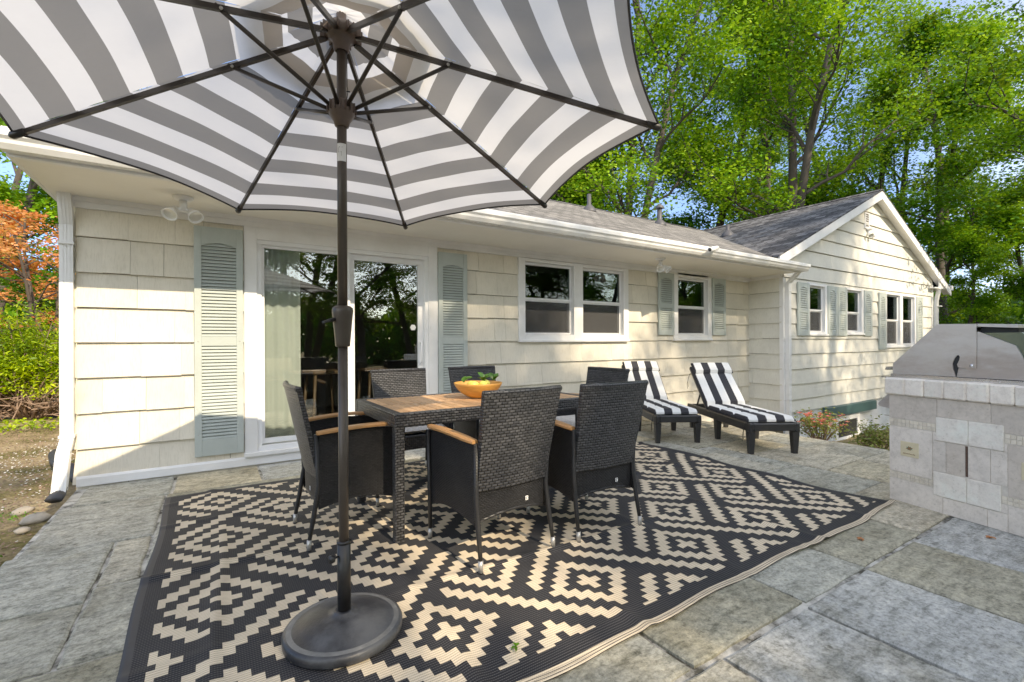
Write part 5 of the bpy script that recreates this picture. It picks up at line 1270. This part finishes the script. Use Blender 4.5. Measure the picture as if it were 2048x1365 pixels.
# ------------------------------------------------------------------ vegetation
def leaf_quads(P, L, Wd, r, up=1.2, dirs=None):
    """rhombic folded leaves at points P (n,3)"""
    n = len(P); nrm = r.normal(size=(n, 3)); nrm[:, 2] = np.abs(nrm[:, 2]) + up; nrm /= np.linalg.norm(nrm, axis=1)[:, None]
    a = r.normal(size=(n, 3)) if dirs is None else dirs + r.normal(size=(n, 3)) * .45
    a -= nrm * (a * nrm).sum(1)[:, None]; a /= np.linalg.norm(a, axis=1)[:, None] + 1e-9
    b = np.cross(nrm, a); L = L[:, None] / 2; Wd = Wd[:, None] / 2
    v = np.stack([P - a * L, P + b * Wd - a * L * .1, P + a * L, P - b * Wd - a * L * .1], 1).reshape(-1, 3)
    return v, np.arange(4 * n).reshape(-1, 4)
def grow(seed, H, r0, first, spread, levels=3, nl=9, limb=.45, lean=(0, 0), fork=None, up=.35):
    """returns tube list and twig tips (position, direction)"""
    rd = random.Random(seed); tubes = []; tips = []
    def seg(p, d, L, r, lev):
        n = 5 if lev < 2 else 3; pts = [p.copy()]; rs = [r]; q = p.copy(); dd = d.copy()
        for i in range(n):
            w = 0.10 if lev == 0 else .22
            dd = (dd + Vector((rd.gauss(0, w), rd.gauss(0, w), rd.gauss(0, w * .6) + (.05 if lev else .02)))).normalized()
            q = q + dd * (L / n); pts.append(q.copy()); rs.append(r * (1 - .62 * (i + 1) / n))
        tubes.append((pts, rs, lev)); return pts, dd, rs
    def rec(p, d, L, r, lev):
        pts, dd, rs = seg(p, d, L, r, lev)
        if lev >= levels: tips.append((pts[-1], dd)); tips.append((pts[len(pts) // 2], dd)); return
        k = nl - lev * 2
        for i in range(k):
            t = (.25 + .75 * (i + rd.random() * .6) / k) if lev else (first / H + (1 - first / H) * (i + rd.random() * .5) / k)
            t = min(.99, t); x = t * (len(pts) - 1); a = int(x); b = min(a + 1, len(pts) - 1); pp = pts[a].lerp(pts[b], x - a)
            az = rd.uniform(0, 2 * PI) if lev == 0 else rd.uniform(-1.3, 1.3) + math.atan2(dd.y, dd.x)
            if lev == 0: az = i * 2.4 + rd.uniform(-.4, .4)
            el = up + rd.uniform(-.15, .35) + (.5 * t if lev == 0 else 0)
            nd = Vector((math.cos(az) * math.cos(el), math.sin(az) * math.cos(el), math.sin(el)))
            LL = (spread * (1.15 - .65 * t) * rd.uniform(.7, 1.15)) if lev == 0 else L * limb * rd.uniform(.7, 1.2)
            rec(pp, nd, LL, max(.012, rs[a] * (.5 if lev == 0 else .6)), lev + 1)
        if lev: tips.append((pts[-1], dd))
    stems = fork or [(0, 0, 0, 0, 1.0)]
    for (sx, sy, lx, ly, sc_) in stems:
        rec(Vector((sx, sy, 0)), Vector((lx + lean[0], ly + lean[1], 1)).normalized(), H * sc_, r0 * (.6 + .4 * sc_), 0)
    return tubes, tips
def make_tree(name, seed, H, r0, first, spread, nleaf, lsize, leafm, barkm='bark', flat=.35, clus=.55, loc=(0, 0, 0), rz=0, label='', cat='tree', group=None, droop=0.0, up=.35, minr=0.0, **kw):
    tubes, tips = grow(seed, H, r0, first, spread, up=up, **kw)
    e = empty(name, loc, rz, label, cat, group)
    mb = MB()
    for pts, rs, lev in tubes:
        if rs[0] < minr: continue
        mb.tube(pts, rs, 9 if lev == 0 else (6 if lev == 1 else 4), caps=False)
    mb.build('trunk', barkm, e, world=False)
    r = np.random.default_rng(seed); T = np.array([t[0] for t in tips]); D = np.array([t[1] for t in tips]); k = len(T)
    wt = r.uniform(.4, 1.6, k); wt /= wt.sum(); idx = r.choice(k, nleaf, p=wt); rad = clus * r.uniform(.6, 1.3, k)
    # sheets of leaves: flattened clumps spread along the twig
    off = r.normal(size=(nleaf, 3)); off /= np.linalg.norm(off, axis=1)[:, None]; off *= (r.random(nleaf) ** .45)[:, None] * rad[idx][:, None]
    off[:, 2] *= flat; P = T[idx] + off + D[idx] * (r.uniform(-.6, .3, nleaf) * rad[idx])[:, None]
    P[:, 2] -= droop * (off[:, 0] ** 2 + off[:, 1] ** 2)
    L = lsize * r.uniform(.5, 1.5, nleaf); v, f = leaf_quads(P, L, L * .72, r, 1.0)
    np_mesh('crown', v, f, leafm, e)
    return e
def place(src, loc, rz, label, s=1.0, group=None):
    c = copy_tree(src); c.location = loc; c.rotation_euler = (0, 0, rz); c.scale = (s, s, s); c['label'] = label
    if group: c['group'] = group
    return c
FK = [(0, 0, .02, .0, 1.0), (.35, .1, .13, .03, .92), (-.3, -.1, -.12, .05, .85)]
GB = 'tall trees standing behind the house'
tA = make_tree('tall_tree', 11, 18, .21, 5.0, 5.2, 54000, .125, 'leaf_a', loc=(19.4, 10.0, -.5), rz=.6, label='tall multi stemmed tree rising just behind the ridge left of the gable', group=GB, fork=FK, clus=1.0, flat=.42, minr=.022)
tB = make_tree('tall_tree', 23, 16, .19, 2.5, 5.0, 60000, .13, 'leaf_b', loc=(25.5, 6.4, -.8), rz=1.2, label='layered maple with dark trunk standing right of the gable end', group=GB, clus=1.15, flat=.22, up=.15, minr=.022)
tC = make_tree('tall_tree', 37, 17, .22, 4.5, 4.4, 44000, .125, 'leaf_a', 'bark_dark', loc=(18.6, 13.0, -.5), rz=2.0, label='slender tree behind the wing roof, second left of the gable peak', group=GB, clus=1.0, minr=.02)
place(tB, (16.2, 16.2, -.4), 3.4, 'bushy tree just right of the umbrella edge behind the long roof', 1.0)
place(tC, (12.6, 17.5, -.4), 5.0, 'tree showing between the umbrella rim and the long roof ridge', 1.05)
place(tA, (28.5, 11.0, -.8), 2.2, 'large tree far behind the gable peak', 1.0)
place(tA, (21.8, 1.6, -.8), 3.0, 'tall tree at the far right whose branches hang into the top corner', .95)
place(tC, (33.0, 8.8, -.9), .3, 'distant tree between the gable and the layered maple', 1.0)
place(tC, (36, 3.5, -.9), 1.3, 'distant slim tree at the right edge behind the layered maple', 1.05)
place(tB, (33, 15.0, -.8), 2.7, 'distant layered tree directly behind the gable peak', 1.1)
GL = 'green trees left of the house'
tD = make_tree('garden_tree', 51, 8.5, .15, 1.2, 3.0, 36000, .10, 'leaf_a', 'bark_dark', loc=(-4.8, 17.2, -.2), label='bright green tree behind the orange maple', group=GL, clus=.7, minr=.014)
place(tD, (-8.0, 15.2, -.2), 2.0, 'bright green tree at the left edge of the picture', .95)
place(tD, (-2.4, 23.0, -.2), 4.0, 'distant green tree nearest the house corner', 1.15)
place(tD, (-6.5, 24.5, -.2), 1.0, 'distant green tree far behind the hedge', 1.25)
# trees behind the viewer that shade the patio and show in the door glass
GS = 'trees on the sunny side of the garden'
for i, (x, y, s, r_, lb) in enumerate(((-6.5, -13.5, .68, .4, 'leftmost shade tree behind the patio, seen in the glass'), (-1.5, -12.2, .74, 1.9, 'second shade tree behind the patio, seen in the glass'), (3.6, -12.8, .83, 3.1, 'middle shade tree behind the patio, seen in the glass'), (8.6, -12.0, .88, 4.4, 'fourth shade tree behind the patio'), (13.5, -13.0, .92, 5.3, 'fifth shade tree behind the patio'), (18.5, -12.2, .95, .9, 'rightmost shade tree behind the patio'), (-11.5, -11.5, .6, 2.9, 'far left shade tree behind the patio'))):
    place(tB if i % 2 else tA, (x, y, -.3), r_, lb, s, GS)
# low wood behind everything
for i, (x, y, s, r_, lb) in enumerate(((-9, -15.5, 1.1, 1, 'low leafy tree behind the garage'), (1.2, -10.5, 1.05, 2, 'low leafy tree facing the patio door, behind the viewer'), (5.8, -11, 1.15, 3, 'low leafy tree facing the double window, behind the viewer'), (10.5, -11.5, 1.1, 4, 'low leafy tree facing the single window, behind the viewer'), (15.5, -11, 1.2, 5, 'low leafy tree facing the gable, behind the viewer'))):
    place(tD, (x, y, -.3), r_, lb, s, GS)
place(tA, (13.8, 13.9, -.4), 1.4, 'tall tree rising beside the umbrella edge above the long roof', .95)
place(tD, (14.8, 15.0, -.3), 2.5, 'low leafy tree peeping over the long roof near the vent pipes', .95, GB)
place(tD, (24.5, 13.0, -.3), 4.5, 'low leafy tree behind the gable roof slope', 1.0, GB)
place(tD, (25.5, 3.8, -.9), 1.5, 'low leafy tree above the grill at the right edge', .8, GB)
place(tD, (22.5, 5.6, -.9), 3.9, 'low leafy tree just beyond the right eave of the gable', .62, GB)
for i, (o_, x, y, s, r_, lb) in enumerate(((tB, 25, -11, .95, 1, 'added unseen tree beyond the barbecue, mirrored in the double window'), (tB, 31, -14.5, 1.1, 2, 'farther added unseen tree, mirrored in the single window'), (tD, 23.5, -6.5, 1.1, 3, 'added unseen low tree beyond the barbecue corner, for window reflections'), (tD, 29, -9, 1.3, 4, 'added unseen low tree in the far right garden corner, for window reflections'), (tD, 18.5, -8.5, 1.1, .6, 'low leafy tree to the right behind the viewer'))):  # unseen trees added so the windows mirror leaves instead of bare sky
    place(o_, (x, y, -.3), r_, lb, s, GS)
r = np.random.default_rng(77); n = 150000
th_ = r.uniform(math.radians(-180), math.radians(180), n); rr = r.uniform(38, 50, n); hh = 5.5 * r.random(n) ** .8 + .6 * np.sin(th_ * 22) + .5 * np.sin(th_ * 53)
P = np.stack([rr * np.cos(th_), rr * np.sin(th_), hh - .8], 1); L = r.uniform(.4, .8, n); v, f = leaf_quads(P, L, L * .8, r, .2)
tag(np_mesh('woodland', v, f, 'leaf_b'), 'far green woodland low behind the garden trees', 'woodland', kind='stuff')
# undergrowth at the right beyond the wing
def shrub(name, loc, rx, ry, h, n, ls, leafm, label, cat='shrub', group=None, seed=1, stems=14, flat=1.0, flowers=0, bare=0.0, spray=False):
    e = empty(name, loc, 0, label, cat, group); rd = random.Random(seed); r = np.random.default_rng(seed); mb = MB(); T = []; D = []
    for i in range(stems):
        a = rd.uniform(0, 2 * PI); q = rd.random() ** .5; tx_, ty_, tz_ = rx * q * math.cos(a), ry * q * math.sin(a), h * rd.uniform(.45, 1.0) * math.sqrt(max(.12, 1 - q * q * .75))
        p0 = Vector((tx_ * .15, ty_ * .15, 0)); p2 = Vector((tx_, ty_, tz_)); p1 = p0.lerp(p2, .5) + Vector((rd.uniform(-.1, .1) * rx, rd.uniform(-.1, .1) * ry, rd.uniform(-.05, .1) * h))
        mb.tube([p0, p1, p2], [.012 * h + .004, .008 * h + .003, .003], 5, caps=False); T.append(p2); D.append((p2 - p1).normalized())
        for k in range(3):
            pm = p1.lerp(p2, rd.random()); pe = pm + Vector((rd.gauss(0, .18 * rx), rd.gauss(0, .18 * ry), rd.uniform(.0, .16) * h)); mb.tube([pm, pe], [.004, .002], 4, caps=False); T.append(pe); D.append((pe - pm).normalized())
    mb.build('stems', 'twig', e, world=False)
    T = np.array(T); D = np.array(D); idx = r.integers(0, len(T), n); rad = .22 * min(rx, ry, h) + .02
    off = r.normal(size=(n, 3)) * rad * .75; off[:, 2] *= flat; P = T[idx] + off
    if bare: keep = P[:, 2] > bare * h * r.uniform(.5, 1.3, n); P = P[keep]; idx = idx[keep]
    P[:, 2] = np.maximum(P[:, 2], .01); L = ls * r.uniform(.6, 1.4, len(P)); v, f = leaf_quads(P, L, L * (.30 if spray else .55), r, .8, D[idx] if spray else None)
    np_mesh('leaves', v, f, leafm, e)
    if flowers:
        mb = MB()
        for i in range(flowers):
            j = rd.randrange(len(T)); c = Vector(T[j]) + Vector((rd.gauss(0, .05), rd.gauss(0, .05), rd.uniform(.0, .05)))
            if c.z < h * .4: c.z += h * .35
            for k in range(5):
                a = k * 2 * PI / 5 + i; d = Vector((math.cos(a), math.sin(a), .5)); s_ = Vector((-math.sin(a), math.cos(a), 0)); Lf = .030
                mb.add([c, c + d * Lf * .6 + s_ * Lf * .4, c + d * Lf, c + d * Lf * .6 - s_ * Lf * .4], [(0, 1, 2, 3)])
        mb.build('blossom', 'flower', e, world=False)
    return e
shrub('azalea_bush', (6.52, 2.90, -.12), .24, .24, .50, 1500, .034, 'leaf_shrub', 'low azalea bush with pink blossoms growing at the patio edge', 'shrub', 'azalea bushes at the patio edge', 5, 26, flowers=85)
shrub('azalea_bush', (6.50, 2.28, -.14), .24, .22, .38, 1700, .034, 'leaf_shrub', 'low yellow green bush without blossoms beside the barbecue island', 'shrub', 'azalea bushes at the patio edge', 8, 26)
# yew hedge
hz = [(-3.9, 10.6, 1.2, 1.75), (-2.55, 10.95, 1.1, 1.72), (-1.35, 11.6, 1.0, 1.65), (-5.4, 10.9, 1.2, 1.85)]
for i, (x, y, rx, h) in enumerate(hz):
    shrub('yew_shrub', (x, y, -.05), rx, .8, h, 26000, .075, 'leaf_yew', ['clipped yew shrub in the middle of the hedge left of the house', 'clipped yew shrub nearest the house downspout', 'yew shrub mostly hidden behind the house corner', 'yew shrub at the left end of the hedge'][i], 'shrub', 'yew hedge left of the house', 60 + i, 95, flat=.5, bare=.34, spray=True)
mb = MB(); rd = random.Random(9)
for i in range(150):
    x = rd.uniform(-4.6, -1.4); y = rd.uniform(10.2, 10.7) + .1 * (x + 3); a = rd.uniform(0, 2 * PI); p = Vector((x, y, rd.uniform(.0, .35))); q = p + Vector((rd.gauss(0, .35), rd.gauss(0, .12), rd.uniform(-.05, .4)))
    mb.tube([p, p.lerp(q, .5) + Vector((rd.gauss(0, .06), 0, rd.gauss(0, .06))), q], [.011, .008, .004], 5, caps=False)
tag(mb.build('bare_twigs', 'twig'), 'tangle of bare brown twigs under the yew hedge', 'twigs', kind='stuff')
# japanese maple
tm = make_tree('japanese_maple', 91, 3.4, .045, .9, 2.5, 21000, .062, 'leaf_maple', 'bark_dark', loc=(-2.5, 13.0, .3), rz=1.0, label='japanese maple with layered orange leaves beyond the hedge', clus=.44, flat=.13, up=.1, nl=7, levels=2, fork=[(0, 0, .25, .05, 1.0), (.05, 0, -.3, .1, .95), (0, 0.1, -.65, -.1, .85), (0, 0, .6, -.1, .8)], minr=.008)
tm.location = (-2.7, 12.8, .45)
# low creeping weeds and fallen petals on the soil
r = np.random.default_rng(31)
n = 2600; P = np.stack([r.uniform(-6, -1.05, n), 9.55 + r.normal(0, .22, n), r.uniform(0, .12, n) - .03], 1); L = r.uniform(.03, .07, n); v, f = leaf_quads(P, L, L * .6, r, 1)
tag(np_mesh('ground_ivy', v, f, 'leaf_yew'), 'light green creeping plants along the foot of the hedge', 'ground cover', kind='stuff')
n = 2200; cl = r.integers(0, 40, n); cc = np.stack([r.uniform(-3.2, -1.1, 40), r.uniform(3.0, 9.0, 40)], 1); XY = cc[cl] + r.normal(0, .28, (n, 2)); XY = XY[(XY[:, 0] < -1.06)]
Z = gh(XY[:, 0], XY[:, 1]) + .006; P = np.column_stack([XY, Z]); L = r.uniform(.010, .028, len(P)); v, f = leaf_quads(P, L, L * .8, r, 4)
tag(np_mesh('fallen_petals', v, f, 'petal'), 'pale fallen petals scattered over the bare soil', 'petals', kind='stuff')
n = 1500; cl = r.integers(0, 22, n); cc = np.stack([r.uniform(-1.9, -1.08, 22), r.uniform(3.4, 5.0, 22)], 1); XY = cc[cl] + r.normal(0, .05, (n, 2)); XY = XY[XY[:, 0] < -1.03]
P = np.column_stack([XY, gh(XY[:, 0], XY[:, 1]) + r.uniform(0, .035, len(XY))]); L = r.uniform(.012, .035, len(P)); v, f = leaf_quads(P, L, L * .35, r, .3)
tag(np_mesh('weeds', v, f, 'leaf_b'), 'small green weeds sprouting between petals at the patio edge', 'weeds', kind='stuff')
# woodchips / grit on the soil for broken tone
n = 26000; P = np.column_stack([r.uniform(-3.4, -1.02, n), 2.6 + 7.2 * r.random(n), np.zeros(n)]); P[:, 2] = gh(P[:, 0], P[:, 1]) + .004; L = r.uniform(.008, .03, n); v, f = leaf_quads(P, L, L * .45, r, 2.5)
tag(np_mesh('wood_chips', v, f, 'twig'), 'fine brown wood chips and litter over the soil', 'wood chips', kind='stuff')
# edging stones
def rock(x, y, sx, sy, sz, rz_, lb, seed):
    rd = random.Random(seed); mb = MB(); n = 10; m = 7; vs = []
    for j in range(m + 1):
        ph = PI * j / m
        for i in range(n):
            t = 2 * PI * i / n; k = 1 + rd.uniform(-.12, .12); vs.append((sx * k * math.sin(ph) * math.cos(t), sy * k * math.sin(ph) * math.sin(t), sz * k * math.cos(ph)))
    mb.add(vs, [(j * n + i, (j + 1) * n + i, (j + 1) * n + (i + 1) % n, j * n + (i + 1) % n) for j in range(m) for i in range(n)], smooth=True)
    o = mb.build('edging_stone', 'rock'); o.location = (x, y, -.048); o.rotation_euler = (0, 0, rz_); tag(o, lb, 'stone', 'field stones along the patio edge')
rock(-1.07, 4.66, .085, .06, .04, .4, 'tan edging stone in front of the downspout boot', 1); rock(-1.20, 4.93, .07, .05, .03, 1.0, 'flat grey edging stone beside the downspout boot', 2); rock(-1.08, 4.42, .04, .035, .02, .1, 'small edging stone nearest the left patio edge', 3)
# drain hose behind the corner
mb = MB(); pts = [Vector((-1.02, 5.6, .0)), Vector((-1.1, 5.9, .03)), Vector((-1.3, 6.3, .03)), Vector((-1.42, 6.8, .03)), Vector((-1.38, 7.3, .02)), Vector((-1.2, 7.7, .0))]
sp_ = []
for i in range(len(pts) - 1):
    for k in range(8): sp_.append(pts[i].lerp(pts[i + 1], k / 8))
mb.tube(sp_, [.045 + .004 * (i % 2) for i in range(len(sp_))], 10); tag(mb.build('drain_hose', 'rubber'), 'black corrugated drain hose lying on the soil behind the house corner', 'hose')
# leaves dropped on the paving and the rug
def flat_leaf(x, y, z, lb, mat, nm='fallen_leaf', cat='leaf', n=5, L=.022, W_=.009):
    mb = MB(); rd = random.Random(int(x * 100))
    for k in range(n): leafshape(mb, Matrix.Rotation(k * 2 * PI / n * .8 + rd.random(), 4, 'Z'), L * rd.uniform(.7, 1.2), W_, 0, .004)
    o = mb.build(nm, mat); o.location = (x, y, z); tag(o, lb, cat)
flat_leaf(3.28, 1.245, .003, 'orange maple leaf on the paving close to the rug hem', 'leaf_fallen'); flat_leaf(3.95, .83, .003, 'orange maple leaf on the bluestone near the barbecue island', 'leaf_fallen')
flat_leaf(.99, 1.53, .012, 'fresh green sprig lying on the rug near its front edge', 'leaf_a', 'green_sprig', 'sprig', 4, .03, .006)
# neighbouring garage behind the viewer (mirrored in the door glass)
gar = empty('garage', (-4.2, -9.5, 0), 0, 'neighbouring garage with shingled roof mirrored in the patio door glass', 'garage')
mb = MB(); mb.box(-8.0, -.6, -12.0, -7.0, -.5, 2.7); mb.build('wall', 'shake_wing', gar)
mb = MB(); slab(mb, [(-8.3, -6.6, 2.65), (-.2, -6.6, 2.65), (-.2, -9.5, 4.1), (-8.3, -9.5, 4.1)][::1]); slab(mb, [(-8.3, -9.5, 4.1), (-.2, -9.5, 4.1), (-.2, -12.4, 2.65), (-8.3, -12.4, 2.65)]); o = mb.build('roof', 'roof_dark', gar, uv=True)
